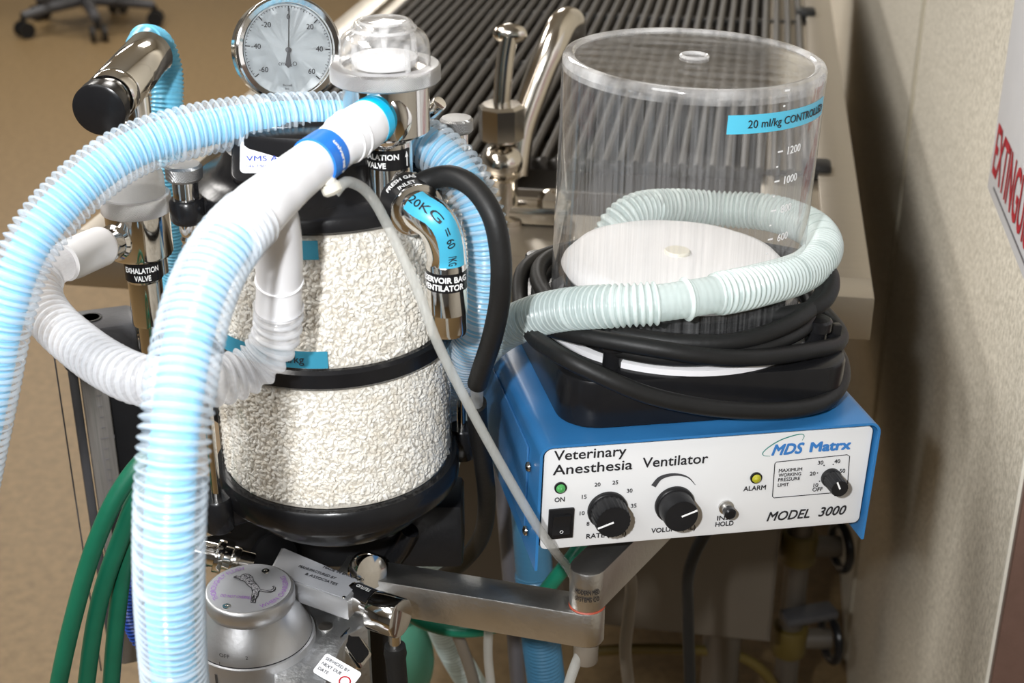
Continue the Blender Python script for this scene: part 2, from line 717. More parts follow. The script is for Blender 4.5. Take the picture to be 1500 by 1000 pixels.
def ang_to_cam(c):
    """angle (world, about z) from point c towards the camera"""
    return atan2(CAM.y - c.y, CAM.x - c.x)


# ================================================================== SETTING
XW = .225
FAR = 8.2
LEFT = -4.6
BACK = -3.2
edge = QX(1472, 840, XW)           # near end of the papered wall
YE = edge.y
struct('floor', MB().box((LEFT * -1 + 2.2, FAR - BACK, .1), TR(((LEFT + 2.2) / 2, (FAR + BACK) / 2, -.05))), floorm)
struct('ceiling', MB().box((LEFT * -1 + 2.2, FAR - BACK, .1), TR(((LEFT + 2.2) / 2, (FAR + BACK) / 2, 2.75))), ceilm)
struct('wall_right', MB().box((.11, FAR - YE, 2.7), TR((XW + .055, (FAR + YE) / 2, 1.35))), wallm)
struct('wall_back', MB().box((XW - LEFT + .1, .1, 2.7), TR(((XW + LEFT) / 2, FAR + .05, 1.35))), plaster)
struct('wall_left', MB().box((.1, FAR - BACK, 2.7), TR((LEFT - .05, (FAR + BACK) / 2, 1.35))), dimwall)
struct('wall_front', MB().box((2.2 - LEFT, .1, 2.7), TR(((2.2 + LEFT) / 2, BACK - .05, 1.35))), dimwall)
# the wall turns away at its near end and a reddish door stands in the set-back
struct('wall_side', MB().box((.10, YE - BACK, 2.7), TR((XW + 1.05, (YE + BACK) / 2, 1.35))), plaster)
dm = MB().box((.94, .012, 2.05), TR((XW + .4705, YE - .0106, 1.025)), .001)
dd = struct('door_1', dm, doorm)
struct('trim_1', MB().box((.006, .0042, 2.7), TR((XW + .0012, YE - .0022, 1.35)), .001), cream)
seam = QX(1322, 280, XW)
struct('trim_2', MB().box((.005, .014, 2.7), TR((XW - .0015, seam.y, 1.35)), .0015), pm('batten', (.46, .42, .33), .5, 0, .05, 40))

# sign on the wall
s_tl = QX(1492, 0, XW)
s_bl = QX(1451, 275, XW)
SY = s_bl.y
sg = T('wall_sign', 'white wall sign with tall red lettering high on the beige wall', 'sign', (XW, SY, s_bl.z))
sb = MB().box((.003, .46, .34), TR((XW - .0015, SY - .23, s_bl.z + .17)), .001)
O('sign_board', sb, labelw, sg)
sM = frame(V((XW - .0035, SY, s_bl.z)), V((-1, 0, 0)), V((0, -1, 0)))
e0 = sM.inverted() @ QX(1459, 250, XW)
e1 = sM.inverted() @ QX(1470, 180, XW)
lt = MB()
eh = e1.y - e0.y
text_on(lt, 'EXTINGUISHER', sM @ TR((e0.x, e0.y, 0)), width=.275, height=eh, off=.012)
O('lettering', lt, redi, sg, 'tall red capital letters')
lt = MB()
text_on(lt, 'FIRE', sM @ TR((e0.x + .12, e0.y + eh * 1.75, 0)), width=.16, height=eh * 1.0, off=.012)
O('lettering', lt, redi, sg, 'tall red capital letters')
ln = MB().box((.40, .002, .0005), sM @ TR((.235, .012, 0)))
O('border_line', ln, greyhose, sg)

# rolling stool far away
sp = QZ(128, 24, .05)
st = T('rolling_stool', 'dark star-base rolling stool far across the brown floor', 'stool', (sp.x, sp.y, 0))
b = MB()
for k in range(5):
    a = radians(15 + 72 * k)
    p1 = V((sp.x + .30 * cos(a), sp.y + .30 * sin(a), .095))
    arm_ = MB()
    arm_.tube([V((sp.x, sp.y, .13)), V((sp.x + .15 * cos(a), sp.y + .15 * sin(a), .115)), p1], [.030, .026, .020], 12)
    O('base_arm', arm_, darkgrey, st)
    cw = MB()
    cw.cyl(p1, p1 - V((0, 0, .04)), .012)
    for s_ in (-1, 1):
        c0 = V((p1.x - sin(a) * .018 * s_, p1.y + cos(a) * .018 * s_, .036))
        cw.cyl(c0, c0 + V((-sin(a), cos(a), 0)) * .016 * s_, .036)
    O('caster', cw, blackm, st)
O('column', MB().cyl((sp.x, sp.y, .08), (sp.x, sp.y, .46), .028), chrome, st)
O('foot_ring', MB().torus(TR((sp.x, sp.y, .20)), .20, .011), chrome, st)
O('seat', MB().lathe([(.17, 0), (.185, .01), (.19, .035), (.18, .06), (.0, .068)], TR((sp.x, sp.y, .46))), black, st)

# ================================================================== STEEL COUNTER WITH GRATE
CZ = 1.0
fc = QZ(1281, 437, CZ)
XC = fc.x
YC = fc.y
lf = QZ(345, 150, CZ)
XL = lf.x
YB = 3.6
ct = T('wet_table', 'long stainless steel wet table beside the wall, under a dark grate', 'table', ((XC + XL) / 2, (YC + YB) / 2, 0))
EH = .040
RW = .040


def slab(x0, x1, y0, y1, z0, z1, bev=.0):
    return MB().box((x1 - x0, y1 - y0, z1 - z0), TR(((x0 + x1) / 2, (y0 + y1) / 2, (z0 + z1) / 2)), bev)


rim = MB()
for a in ((XL, XC, YC, YC + .045, CZ - EH, CZ), (XC - RW, XC, YC + .0449, YB, CZ - EH, CZ), (XL, XL + RW, YC + .0449, YB, CZ - EH, CZ), (XL, XC, YB - .04, YB, CZ - EH, CZ)):
    m_ = slab(*a, .0006)
    rim.add(m_.v, m_.f)
O('rim', rim, steel, ct)
YD = QZ(780, 302, CZ).y
dk = slab(XL + .02, XC - .02, YC + .02, YD, CZ - .03, CZ - .006, .002)
for x0, x1 in ((XL + .03, XL + .085), (XC - .10, XC - .03)):
    m_ = slab(x0, x1, YD - .01, YB - .02, CZ - .03, CZ - .010, .002)
    dk.add(m_.v, m_.f)
O('deck', dk, steel, ct)
tx1 = QZ(1128, 900, .5).x
tp = Q(1128, 935, 1.42)
TY = tp.y
TX = tp.x
TZ = tp.z
tub = MB()
for a in ((XL + .07, TX, TY, TY + .004, TZ, CZ - .012), (XL + .07, TX, YB - .06, YB - .056, TZ, CZ - .012), (TX - .004, TX, TY, YB - .06, TZ, CZ - .012), (XL + .07, XL + .074, TY, YB - .06, TZ, CZ - .012), (XL + .07, TX, TY, YB - .06, TZ - .004, TZ)):
    m_ = slab(*a)
    tub.add(m_.v, m_.f)
O('tub', tub, stain, ct)
lw = slab(TX - .004, XC - .09, TY, YB - .06, CZ - .13, CZ - .012)
lw.add(*(lambda q: (q.v, q.f))(slab(TX - .01, XC - .09, TY + .02, YB - .06, CZ - .135, CZ - .13)))
O('drain_shelf', lw, stain, ct)
for lx, ly in ((Q(1056, 960, 1.52).x, Q(1056, 960, 1.52).y), (XL + .15, TY + .15), (XL + .15, YB - .2), (TX - .06, YB - .2)):
    g = MB().cyl((lx, ly, .0), (lx, ly, TZ), .0245)
    O('leg', g, pm('leg_steel', (.11, .095, .078), .45, .4, .1, 30) if 'leg_steel' not in MATS else MATS['leg_steel'], ct)
# grate
GY0 = QZ(800, 232, CZ).y
GX0 = XL + .075
GX1 = QZ(1172, 60, CZ).x
gt = T('grate', 'dark ribbed grate lying across the steel wet table', 'grate', ((GX0 + GX1) / 2, (GY0 + YB) / 2, CZ - .01))
nr = 38
bars = MB()
for i in range(nr):
    x = GX0 + (GX1 - GX0) * i / (nr - 1)
    bars.tube([V((x, GY0, CZ - .002)), V((x, GY0 + 1.0, CZ - .002)), V((x, YB - .07, CZ - .002))], .0048, 8)
O('bars', bars, rodm, gt)
yc_ = [GY0 + .02, QZ(900, 88, CZ).y, QZ(900, 14, CZ).y, YB - .1]
for y in yc_:
    O('cross_bar', MB().box((GX1 - GX0 + .02, .012, .012), TR(((GX0 + GX1) / 2, y, CZ - .013)), .002), rodm, gt)
for px, py in ((1190, 20), (1190, 108), (1186, 246)):
    y = QZ(px, py, CZ).y
    O('foot', MB().box((.030, .030, .018), TR((GX1 + .011, y, CZ - .0005)), .005), rubber, gt)

# faucet on the deck
fb = QZ(735, 322, CZ - .006)
FF = (fb - CAM).dot(HD)
fz = lambda px, py, d=0: Q(px, py, FF + d)
ft = T('faucet', 'nickel faucet with upright lever standing on the wet table deck', 'faucet', (fb.x, fb.y, CZ - .006))
fm = MB()
fx = fb
zt = lambda py: fz(735, py).z
fm.lathe([(.026, 0), (.026, .006), (.017, .010), (.016, zt(262) - fx.z), (.021, zt(255) - fx.z)], TR(fx), 32)
O('post', fm, dchrome, ft)
O('bulb', MB().sphere(TR(V((fx.x, fx.y, zt(238)))), .021, 1, 1, .9, 28, 16), dchrome, ft)
hn = MB().lathe([(.019, 0), (.0225, .003), (.0225, zt(152) - zt(205) - .003), (.019, zt(152) - zt(205))], TR(V((fx.x, fx.y, zt(205)))), 8)
O('hex_nut', hn, dchrome, ft, ang=20)
lv = MB()
q0, q1, q2 = fz(734, 165), fz(741, 80), fz(746, 52)
lv.tube(resample(spline([q0, fz(737, 120), q1, q2]), .004)[0], .0085, 16)
lv.sphere(frame(fz(747, 50), HD, RT), .0165, 1.0, .62, .45, 24, 12)
O('lever', lv, dchrome, ft)
spt = MB()
pp = resample(spline([fz(754, 255, .02), fz(762, 195, .03), fz(785, 125, .045), fz(812, 60, .06), fz(824, 36, .075), fz(836, 32, .10), fz(838, 52, .13)]), .004)[0]
spt.tube(pp, .0145, 20)
O('spout', spt, dchrome, ft)
bt = MB().box((.14, .035, .02), TR(V((fx.x + .0, fx.y + .004, CZ + .004))), .006)
O('base_plate', bt, dchrome, ft)
for dx in (-.05, .05):
    O('mounting_nut', MB().lathe([(.014, 0), (.014, .008), (.009, .014), (0.0, .016)], TR(V((fx.x + dx, fx.y - .002, CZ + .014))), 6), dchrome, ft, ang=20)

# ================================================================== VENTILATOR
vo = Q(788, 803, .79)
MV = TR(vo) @ Mx.Rotation(A + radians(11.8), 4, 'Z') @ Mx.Rotation(radians(2.0), 4, 'Y')
VW, VH, VD = .2225, .0745, .205
vt = T('ventilator', 'blue animal ventilator with white control panel on the grey arm', 'ventilator', vo)


def vb(x0, x1, y0, y1, z0, z1, bev=.0, seg=2):
    return MB().box((x1 - x0, y1 - y0, z1 - z0), MV @ TR(((x0 + x1) / 2, (y0 + y1) / 2, (z0 + z1) / 2)), bev, seg)


# shell: U-shaped cover with rounded shoulders, built as a profile swept in depth
def shell():
    t = .0018
    r = .008
    zb0, zb1 = -.013, -.011
    def prof(w0, w1, top_, r_):
        o = [(w0, zb0)]
        for i in range(7):
            a = pi - pi / 2 * i / 6
            o.append((w0 + r_ + r_ * cos(a), top_ - r_ + r_ * sin(a)))
        for i in range(7):
            a = pi / 2 - pi / 2 * i / 6
            o.append((w1 - r_ + r_ * cos(a), top_ - r_ + r_ * sin(a)))
        o.append((w1, zb1))
        return o
    po = prof(-.003, VW + .003, VH + .004, r)
    pi_ = prof(-.003 + t, VW + .003 - t, VH + .004 - t, r - t)
    y0, y1 = -.006, VD + .004
    n = len(po)
    vs = [(x, y0, z) for x, z in po] + [(x, y1, z) for x, z in po] + [(x, y0, z) for x, z in pi_] + [(x, y1, z) for x, z in pi_]
    fs = []
    for i in range(n - 1):
        fs += [(i, i + 1, n + i + 1, n + i), (2 * n + i, 3 * n + i, 3 * n + i + 1, 2 * n + i + 1), (i, 2 * n + i, 2 * n + i + 1, i + 1), (n + i, n + i + 1, 3 * n + i + 1, 3 * n + i)]
    fs += [(0, n, 3 * n, 2 * n), (n - 1, 3 * n - 1, 4 * n - 1, 2 * n - 1)]
    m = MB().add(vs, fs, MV)
    return m


O('cover', shell(), blue, vt, ang=30)
O('chassis', vb(.001, VW - .001, .002, VD, .0, VH, .001), darkgrey, vt)
pn = MB().prism(rrect(VW - .0015, VH - .001, .004, 5, VW / 2, VH / 2), .0025, MV @ Mx.Rotation(pi / 2, 4, 'X'), .0004)
O('front_panel', pn, panelw, vt, 'white printed control panel')
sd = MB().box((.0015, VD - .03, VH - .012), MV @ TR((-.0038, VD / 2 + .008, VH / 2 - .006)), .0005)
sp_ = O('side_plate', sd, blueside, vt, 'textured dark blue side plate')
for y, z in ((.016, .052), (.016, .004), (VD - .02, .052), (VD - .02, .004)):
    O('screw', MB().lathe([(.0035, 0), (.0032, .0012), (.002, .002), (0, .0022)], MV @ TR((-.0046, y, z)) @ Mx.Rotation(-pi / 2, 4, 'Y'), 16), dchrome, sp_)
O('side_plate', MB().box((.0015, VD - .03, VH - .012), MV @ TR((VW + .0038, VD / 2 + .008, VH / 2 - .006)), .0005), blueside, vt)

PY = -.0029


def PT(px, py):
    M2 = MV @ TR((0, PY, 0))
    q = QM(px, py, M2)
    return q.x, q.z


def PM(x, z, y=PY):
    """frame on the panel: x right, y up, z towards the viewer"""
    return MV @ TR((x, y, z)) @ Mx.Rotation(pi / 2, 4, 'X')


PAN = bpy.data.objects[[o.name for o in vt.children if o.name.startswith('front_panel')][0]] if len(vt.children) else None


def ptext(mb, s, l, r=None, h=None, off=0.0, shear=0.0, center=False):
    """l,r: pixels of the baseline's two ends on the panel; h: cap height in pixels"""
    x, z = PT(*l)
    hh = None
    if h:
        x2, z2 = PT(l[0], l[1] - h)
        hh = z2 - z
    w = None
    if r:
        w = PT(*r)[0] - x
    return text_on(mb, s, PM(x, z), w, hh, off, shear, center)


tb = MB()
ptext(tb, 'Veterinary', (811, 674.5), (917, 666), 14.5, .008)
ptext(tb, 'Anesthesia', (809.5, 695.5), (926, 687), 14.5, .008)
ptext(tb, 'Ventilator', (940.5, 684.7), (1036.5, 677), 14.5, .008)
O('title_lettering', tb, ink, PAN, 'large black title lettering')
tb = MB()
for s_, l, r in (('ON', (812, 735.2), (827, 734)), ('RATE (BPM)', (858.5, 788.5), (917, 784)), ('VOLUME (ML)', (953.5, 780.3), (1018.5, 775)), ('INSP', (1050, 762), (1074, 760)), ('HOLD', (1047.5, 771), (1074, 769)), ('ALARM', (1088.5, 719), (1121.5, 716.5))):
    ptext(tb, s_, l, r, 6.6, .016)
for s_, l in (('8', (861, 769.5)), ('10', (852.5, 754)), ('15', (855.5, 730)), ('20', (875, 712)), ('25', (901, 709)), ('30', (922, 721)), ('35', (928, 743)),
              ('10', (1194.5, 713)), ('20', (1190, 696)), ('30', (1201.5, 680)), ('40', (1226, 678)), ('50', (1233.5, 692)), ('OFF', (1197, 719))):
    ptext(tb, s_, l, None, 5.6, .008, 0, True)
for s_, l, r in (('MAXIMUM', (1140.5, 691.5), (1174.5, 689)), ('WORKING', (1140, 698.3), (1173, 696)), ('PRESSURE', (1139.5, 705), (1171.5, 702.5)), ('LIMIT', (1139, 712.6), (1155, 711.5))):
    ptext(tb, s_, l, r, 4.8, .004)
for px, py in ((1207, 681.5), (1220.5, 680), (1197.5, 692.5), (1200.5, 704.5), (1229, 690.5)):
    x, z = PT(px, py)
    tb.lathe([(.0005, 0)], PM(x, z), 10)
O('small_lettering', tb, ink, PAN, 'small black captions and dial numbers')
tb = MB()
ptext(tb, 'MODEL', (1122.5, 763), (1185.5, 757.5), 13, .014, .28)
ptext(tb, '3000', (1198, 756), (1238.5, 753), 13, .014, .28)
O('model_lettering', tb, ink, PAN, 'bold slanted black lettering')
tb = MB()
ptext(tb, 'MDS', (1129.5, 666.5), (1177, 662), 15, .03, .28)
ptext(tb, 'Matrx', (1185, 661.5), (1246, 656.5), 13.5, .035, .05)
O('logo_lettering', tb, bluei, PAN, 'bold blue logo letters')


def pstroke(mb, pxs, w, closed=False, y=PY):
    """flat printed line through panel pixels; w width in metres (number or list)"""
    pts = [V((*PT(*p), 0)) for p in pxs]
    if closed:
        pts.append(pts[0])
    n = len(pts)
    if not hasattr(w, '__len__'):
        w = [w] * n
    vs, fs = [], []
    for i in range(n):
        if closed and i in (0, n - 1):
            t = pts[1] - pts[n - 2]
        else:
            t = pts[min(i + 1, n - 1)] - pts[max(0, i - 1)]
        t.normalize()
        nn = V((-t.y, t.x, 0)) * (w[i] / 2)
        for s_ in (1, -1):
            q = pts[i] + nn * s_
            vs.append((q.x, y, q.y))
    for i in range(n - 1):
        fs.append((2 * i, 2 * i + 1, 2 * i + 3, 2 * i + 2))
    return mb.add(vs, fs, MV)


sw = [(1128, 668), (1119, 667), (1117, 664.5), (1121, 659), (1130, 652), (1143, 644.5), (1158, 639), (1170, 636), (1176, 636), (1178, 638.5), (1175, 645)]
swl = [V((p[0], p[1], 0)) for p in sw]
swp = [(p.x, p.y) for p in spline(swl, 8)]
n_ = len(swp)
O('logo_swoosh', pstroke(MB(), swp, [.0003 + .0005 * sin(pi * i / (n_ - 1)) for i in range(n_)]), greeni, PAN, 'thin green logo loop')
bx = [(1137.5, 676.5), (1241, 665.8), (1244.5, 668), (1241, 717.5), (1238, 720), (1134, 729), (1131.5, 727), (1135, 679)]
O('limit_frame', pstroke(MB(), bx, .0006, True), ink, PAN)
arc = [(p.x, p.y) for p in spline([V((957, 712, 0)), V((966, 701, 0)), V((976, 696.5, 0)), V((988, 694.8, 0)), V((1000, 696, 0)), V((1010, 700.5, 0)), V((1018.5, 710, 0))], 6)]
n_ = len(arc)
O('volume_wedge', pstroke(MB(), arc, [.0034 * (1 - i / n_) + .0002 for i in range(n_)]), darkgrey, PAN)


def lamp(name, px, py, col, lab):
    x, z = PT(px, py)
    k = O(name, MB().lathe([(.0040, 0), (.0040, .0012), (.0030, .0016)], PM(x, z), 24), black, vt, lab)
    m, nt, b_ = nodes(name + '_lens')
    setp(b_, Roughness=.15)
    b_.inputs['Base Color'].default_value = (*col, 1)
    b_.inputs['Emission Color'].default_value = (*col, 1)
    b_.inputs['Emission Strength'].default_value = .25
    nn = nt.nodes.new('ShaderNodeTexNoise')
    nn.inputs['Scale'].default_value = 900
    bp = nt.nodes.new('ShaderNodeBump')
    bp.inputs['Strength'].default_value = .3
    nt.links.new(nn.outputs['Fac'], bp.inputs['Height'])
    nt.links.new(bp.outputs['Normal'], b_.inputs['Normal'])
    O('lens', MB().lathe([(.0031, .0014), (.0028, .0026), (.0018, .0034), (0, .0037)], PM(x, z), 20), m, k)


lamp('power_light', 820.6, 713.5, (.06, .30, .08), 'green indicator light')
lamp('alarm_light', 1107, 699, (.34, .32, .02), 'yellow indicator light')
x0, z0 = PT(803.5, 745)
x1, z1 = PT(838, 785)
sw_ = O('power_switch', MB().box((x1 - x0, z0 - z1, .0022), PM((x0 + x1) / 2, (z0 + z1) / 2) @ TR((0, 0, .001)), .0006), black, vt, 'black rocker switch')
rk = MB().prism([(-.0072, .001), (-.0072, .0034), (-.001, .0022), (.0072, .0048), (.0072, .001)], .0115, PM((x0 + x1) / 2, (z0 + z1) / 2) @ TR((-.00575, 0, 0)) @ frame(V((0, 0, 0)), V((1, 0, 0)), V((0, 1, 0))))
rk_ = O('rocker', rk, blackm, sw_)
zx = MB()
zx.torus(PM((x0 + x1) / 2, (z0 + z1) / 2 - .0045) @ TR((0, 0, .0042)), .0010, .00018, 16, 6)
O('rocker_mark', zx, whitei, rk_)


def knob(name, px, py, r0, r1, h, flutes, ptr, lab, pl):
    x, z = PT(px, py)
    M = PM(x, z)
    k = MB()
    k.lathe([(r0, .0006), (r0, .0025), (r0 * .97, .0035), (r1 * 1.02, .0040)], M, 48)
    seg = 96
    prof = []
    vs, fs = [], []
    rows = [(r1 * 1.0, .004), (r1 * .97, h - .0012), (r1 * .93, h), (r1 * .84, h)]
    for rr, zz in rows:
        for i in range(seg):
            a = 2 * pi * i / seg
            q = rr * (1 + (.022 * cos(a * flutes) if flutes else 0))
            vs.append((q * cos(a), q * sin(a), zz))
    for i in range(len(rows) - 1):
        for j in range(seg):
            j2 = (j + 1) % seg
            fs.append((i * seg + j, i * seg + j2, (i + 1) * seg + j2, (i + 1) * seg + j))
    fs.append(tuple((len(rows) - 1) * seg + j for j in range(seg)))
    k.add(vs, fs, M)
    o = O(name, k, blackm, vt, lab)
    a = ptr
    O('pointer_line', MB().box((r1 * .92, .0011, .0005), M @ Mx.Rotation(a, 4, 'Z') @ TR((r1 * .46, 0, h + .0001))), whitei, o, 'white pointer line')
    return o


knob('rate_knob', 889, 745, .0132, .0118, .0165, 24, radians(200), 'large black fluted knob at left', 0)
knob('volume_knob', 987, 737, .0132, .0118, .0165, 0, radians(20), 'large black smooth knob in the middle', 0)
k3 = knob('pressure_limit_knob', 1216, 698, .0068, .0062, .016, 18, radians(116), 'small black knob at right', 0)
x, z = PT(1063, 742)
bb = O('hold_button', MB().lathe([(.0050, 0), (.0050, .0015), (.0036, .002), (.0036, .005)], PM(x, z), 24), alu, vt, 'silver collar with a black push button')
O('button_cap', MB().lathe([(.0034, .004), (.0040, .005), (.0040, .0095), (.0030, .0105)], PM(x, z), 24), black, bb)

# bellows base on the ventilator
BX, BY = .1135, .103
vbz = VH + .004
BH = .034
bp_ = MB().prism(rrect(.196, .186, .026, 8), BH, MV @ TR((BX, BY, vbz)), .003)
bs = O('bellows_base', bp_, black, vt, 'black rounded square bellows base')
O('flange_ring', MB().lathe([(.068, .0), (.0945, .0), (.0945, .004), (.091, .0052), (.068, .0052)], MV @ TR((BX, BY, vbz + BH)), 64), whited, bs, 'white mounting ring')
for ax, ay in ((-.062, -.070), (.080, -.060), (.075, .075), (-.078, .075)):
    c = MV @ TR((BX + ax, BY + ay, vbz + BH))
    c2 = MB().lathe([(.0065, 0), (.0065, .012), (.0105, .013), (.0105, .019), (.009, .0205), (0, .0208)], c, 14)
    c2.box((.008, .006, .014), c @ TR((.015, .003, .007)), .001)
    O('clamp_knob', c2, black, bs)
# jar
jz0 = vbz + BH + .0052
JR = .0845
ja = MV @ TR((BX, BY, 0))
rim_top = 1.271
jl = (rim_top - (MV @ V((BX, BY, jz0))).z)
JM = MV @ TR((BX, BY, jz0))
# the axis reads nearly upright in the photo
jr_ = T('bellows_jar', 'large clear acrylic jar standing on the black bellows base', 'jar', JM @ V((0, 0, 0)))
jw = MB()
jw.lathe([(JR, 0), (JR, jl - .006)], JM, 96, False, False)
O('wall', jw, jarm, jr_)
jt = MB()
jt.lathe([(JR, jl - .0095), (JR, jl - .0035), (JR - .0012, jl - .001), (JR - .0035, jl), (JR - .0065, jl - .0005), (JR - .0080, jl - .002)], JM, 96, False, False)
O('rim', jt, rimm, jr_)
jd = MB()
jd.lathe([(JR - .0080, jl - .002), (JR * .5, jl - .001), (.0, jl - .0008)], JM, 96, False, False)
jd.lathe([(JR - .0035, jl - .006), (JR * .5, jl - .005), (.0, jl - .0048)], JM, 96, False, False)
O('top_plate', jd, acrylic('scratched_top', (.97, .97, .97), 1.2, .18, (6, 30, 6), (.45, .45, .45)), jr_)
O('hub_mark', MB().torus(JM @ TR((0, 0, jl + .0000)), .0085, .0012, 40, 8), rimm, jr_)
# tape on jar
jc = JM @ V((0, 0, jl))
acam = atan2((JM.inverted() @ CAM).y, (JM.inverted() @ CAM).x)


def jar_pt(px, py):
    """nearest hit of the pixel ray on the jar wall -> (angle, z) in the jar frame"""
    u, w, h = ray(px, py)
    d = (RT * u + HD * w + UP * h)
    Mi = JM.inverted()
    o = Mi @ CAM
    d = Mi.to_3x3() @ d
    R = JR + .0004
    a_ = d.x ** 2 + d.y ** 2
    b_ = 2 * (o.x * d.x + o.y * d.y)
    c_ = o.x ** 2 + o.y ** 2 - R * R
    di = b_ * b_ - 4 * a_ * c_
    if di < 0:
        t = -b_ / (2 * a_)
    else:
        t = (-b_ - sqrt(di)) / (2 * a_)
    p = o + d * t
    return atan2(p.y, p.x), p.z


a0, zb_ = jar_pt(1064, 197)
_, zt_ = jar_pt(1064, 169)
a_end = a0 + 1.05
tp_ = O('tape_label', patch_cyl(MB(), JM, JR + .0004, a0, a_end, zb_, zt_, 24), tapeclear, jr_, 'blue tape strip')
tx = MB()
a1, zt1 = jar_pt(1095, 187)
text_cyl(tx, '20 ml/kg CONTROLLED', JM, JR + .0007, a1, zb_ + (zt_ - zb_) * .30, None, (zt_ - zb_) * .42, .004, False)
O('tape_lettering', tx, ink, tp_)
# white graduations
gr = MB()
a2, _ = jar_pt(1139, 230)
for i in range(12):
    z = zt_ + .012 - i * .0095
    big = i % 2 == 0
    if zb_ - .005 < z < zt_ + .002:
        continue
    patch_cyl(gr, JM, JR + .0002, a2, a2 + (.050 if big else .02), z, z + .0011, 4)
    if big and i > 0:
        text_cyl(gr, str(1600 - 100 * i), JM, JR + .0002, a2 + .10, z - .0022, None, .0050, .004, False)
O('graduations', gr, whitei, jr_, 'white volume scale')
# bellows inside the jar
bz = Q(977, 373, .914).z
bl = T('bellows', 'black bellows with a white disc on top, inside the clear jar', 'bellows', JM @ V((0, 0, .0)))
zt2 = bz - (JM @ V((0, 0, 0))).z
pf = []
n_ = 4
for i in range(n_):
    z0_ = .002 + (zt2 - .016) * i / n_
    z1_ = .002 + (zt2 - .016) * (i + 1) / n_
    pf += [(.066, z0_), (.076, (z0_ + z1_) / 2 - .001), (.076, (z0_ + z1_) / 2 + .001)]
pf.append((.066, zt2 - .014))
O('folds', MB().lathe(pf, JM, 72), rubber, bl)
nseg = 120
vs, fs = [], []
rows = [(.0765, -.012), (.0775, -.010), (.0765, -.007), (.071, -.0015), (.066, .0), (.030, .0008), (.0, .001)]
for r, z in rows:
    for i in range(nseg):
        a = 2 * pi * i / nseg
        w = 1 + (.012 * abs(sin(a * 5)) if r > .07 else 0)
        vs.append((r * w * cos(a), r * w * sin(a), zt2 + z))
for i in range(len(rows) - 1):
    for j in range(nseg):
        j2 = (j + 1) % nseg
        fs.append((i * nseg + j, i * nseg + j2, (i + 1) * nseg + j2, (i + 1) * nseg + j))
O('disc', MB().add(vs, fs, JM), whited, bl, 'white scalloped disc')
O('centre_pad', MB().lathe([(.0088, .0008), (.0088, .0026), (.0082, .0032), (0, .0033)], JM @ TR((0, 0, zt2)), 32), cream, bl, 'small cream pad')

# ventilator hose round the jar (greenish)
hp = [(893, 352, .99), (905, 328, .992), (930, 310, 1.0), (975, 303, 1.014), (1050, 306, 1.022), (1130, 312, 1.005), (1185, 332, .975), (1206, 362, .93), (1180, 395, .885), (1110, 418, .842), (1047, 431, .823), (962, 444, .811),
      (900, 448, .813), (830, 453, .832), (775, 466, .855), (725, 492, .885), (690, 535, .925), (662, 610, .985), (645, 700, 1.04), (634, 780, 1.07), (630, 860, 1.09), (652, 930, 1.11), (690, 1000, 1.13), (740, 1080, 1.15)]
vh = T('ventilator_hose', 'pale green corrugated hose wrapped round the clear jar', 'hose', Q(*hp[0]))


def frac_of(pts, i):
    d = spline(pts, 24)
    L = [0]
    for k in range(1, len(d)):
        L.append(L[-1] + (d[k] - d[k - 1]).length)
    return L[i * 24] / L[-1]


hw_ = [Q(*p) for p in hp]
fa, fb_ = frac_of(hw_, 10), frac_of(hw_, 11)
O('tube', hose(MB(), hw_, .0128, .0040, .0011, 26, 6, ((fa, fa + (fb_ - fa) * .44), (fa + (fb_ - fa) * .54, fb_))), hosegreen, vh, mat2=greenrib, ang=180)
# black cable coiled round the jar foot
cab = []


def jp(adeg, R, z):
    a = acam + radians(adeg)
    return JM @ V((R * cos(a), R * sin(a), z))


cq = [jp(170, .0935, .012), jp(120, .0935, .012), jp(70, .095, .012), jp(30, .094, .010), jp(0, .0935, .007), jp(-30, .094, .008), jp(-70, .094, .012), jp(-120, .093, .014), jp(-170, .092, .016), jp(-220, .093, .018),
      jp(-270, .099, .030), jp(-300, .097, .024), jp(-335, .094, .018), jp(-375, .094, .018), jp(-410, .094, .018), jp(-460, .0945, .020), jp(-520, .093, .018), jp(-580, .094, .022), jp(-630, .103, .036), jp(-652, .100, .026)]
cw = [Q(805, 478, .850), Q(830, 487, .835), Q(871, 495, .822), Q(964, 511, .81), Q(1039, 522, .812), Q(1113, 523, .825), Q(1188, 513, .85), Q(1224, 505, .872), Q(1231, 490, .893), Q(1208, 459, .93), Q(1186, 440, .955),
      jp(140, .105, .006), jp(170, .104, .004), jp(200, .104, .006), jp(230, .105, .012), jp(260, .107, .014), jp(285, .106, .006), Q(785, 496, .836), Q(800, 507, .822), Q(833, 527, .800), Q(889, 554, .792), Q(945, 577, .793), Q(1020, 594, .80), Q(1095, 601, .810), Q(1165, 599, .824), Q(1208, 588, .838), Q(1231, 562, .862), Q(1233, 535, .89), Q(1222, 512, .925), Q(1195, 485, .98), Q(1175, 480, 1.05), Q(1165, 560, 1.075), Q(1140, 700, 1.08), Q(1050, 760, 1.085), Q(1011, 830, 1.09), Q(1008, 900, 1.10), Q(1011, 1010, 1.10)]
cbm = MB()
cp_ = cq + cw
cd, _, _ = resample(spline(cp_, 16), .004)
cbm.tube(cd, .0056, 14)
top('power_cable', cbm, rubber, 'black cable coiled round the foot of the clear jar', 'cable', cd[0])

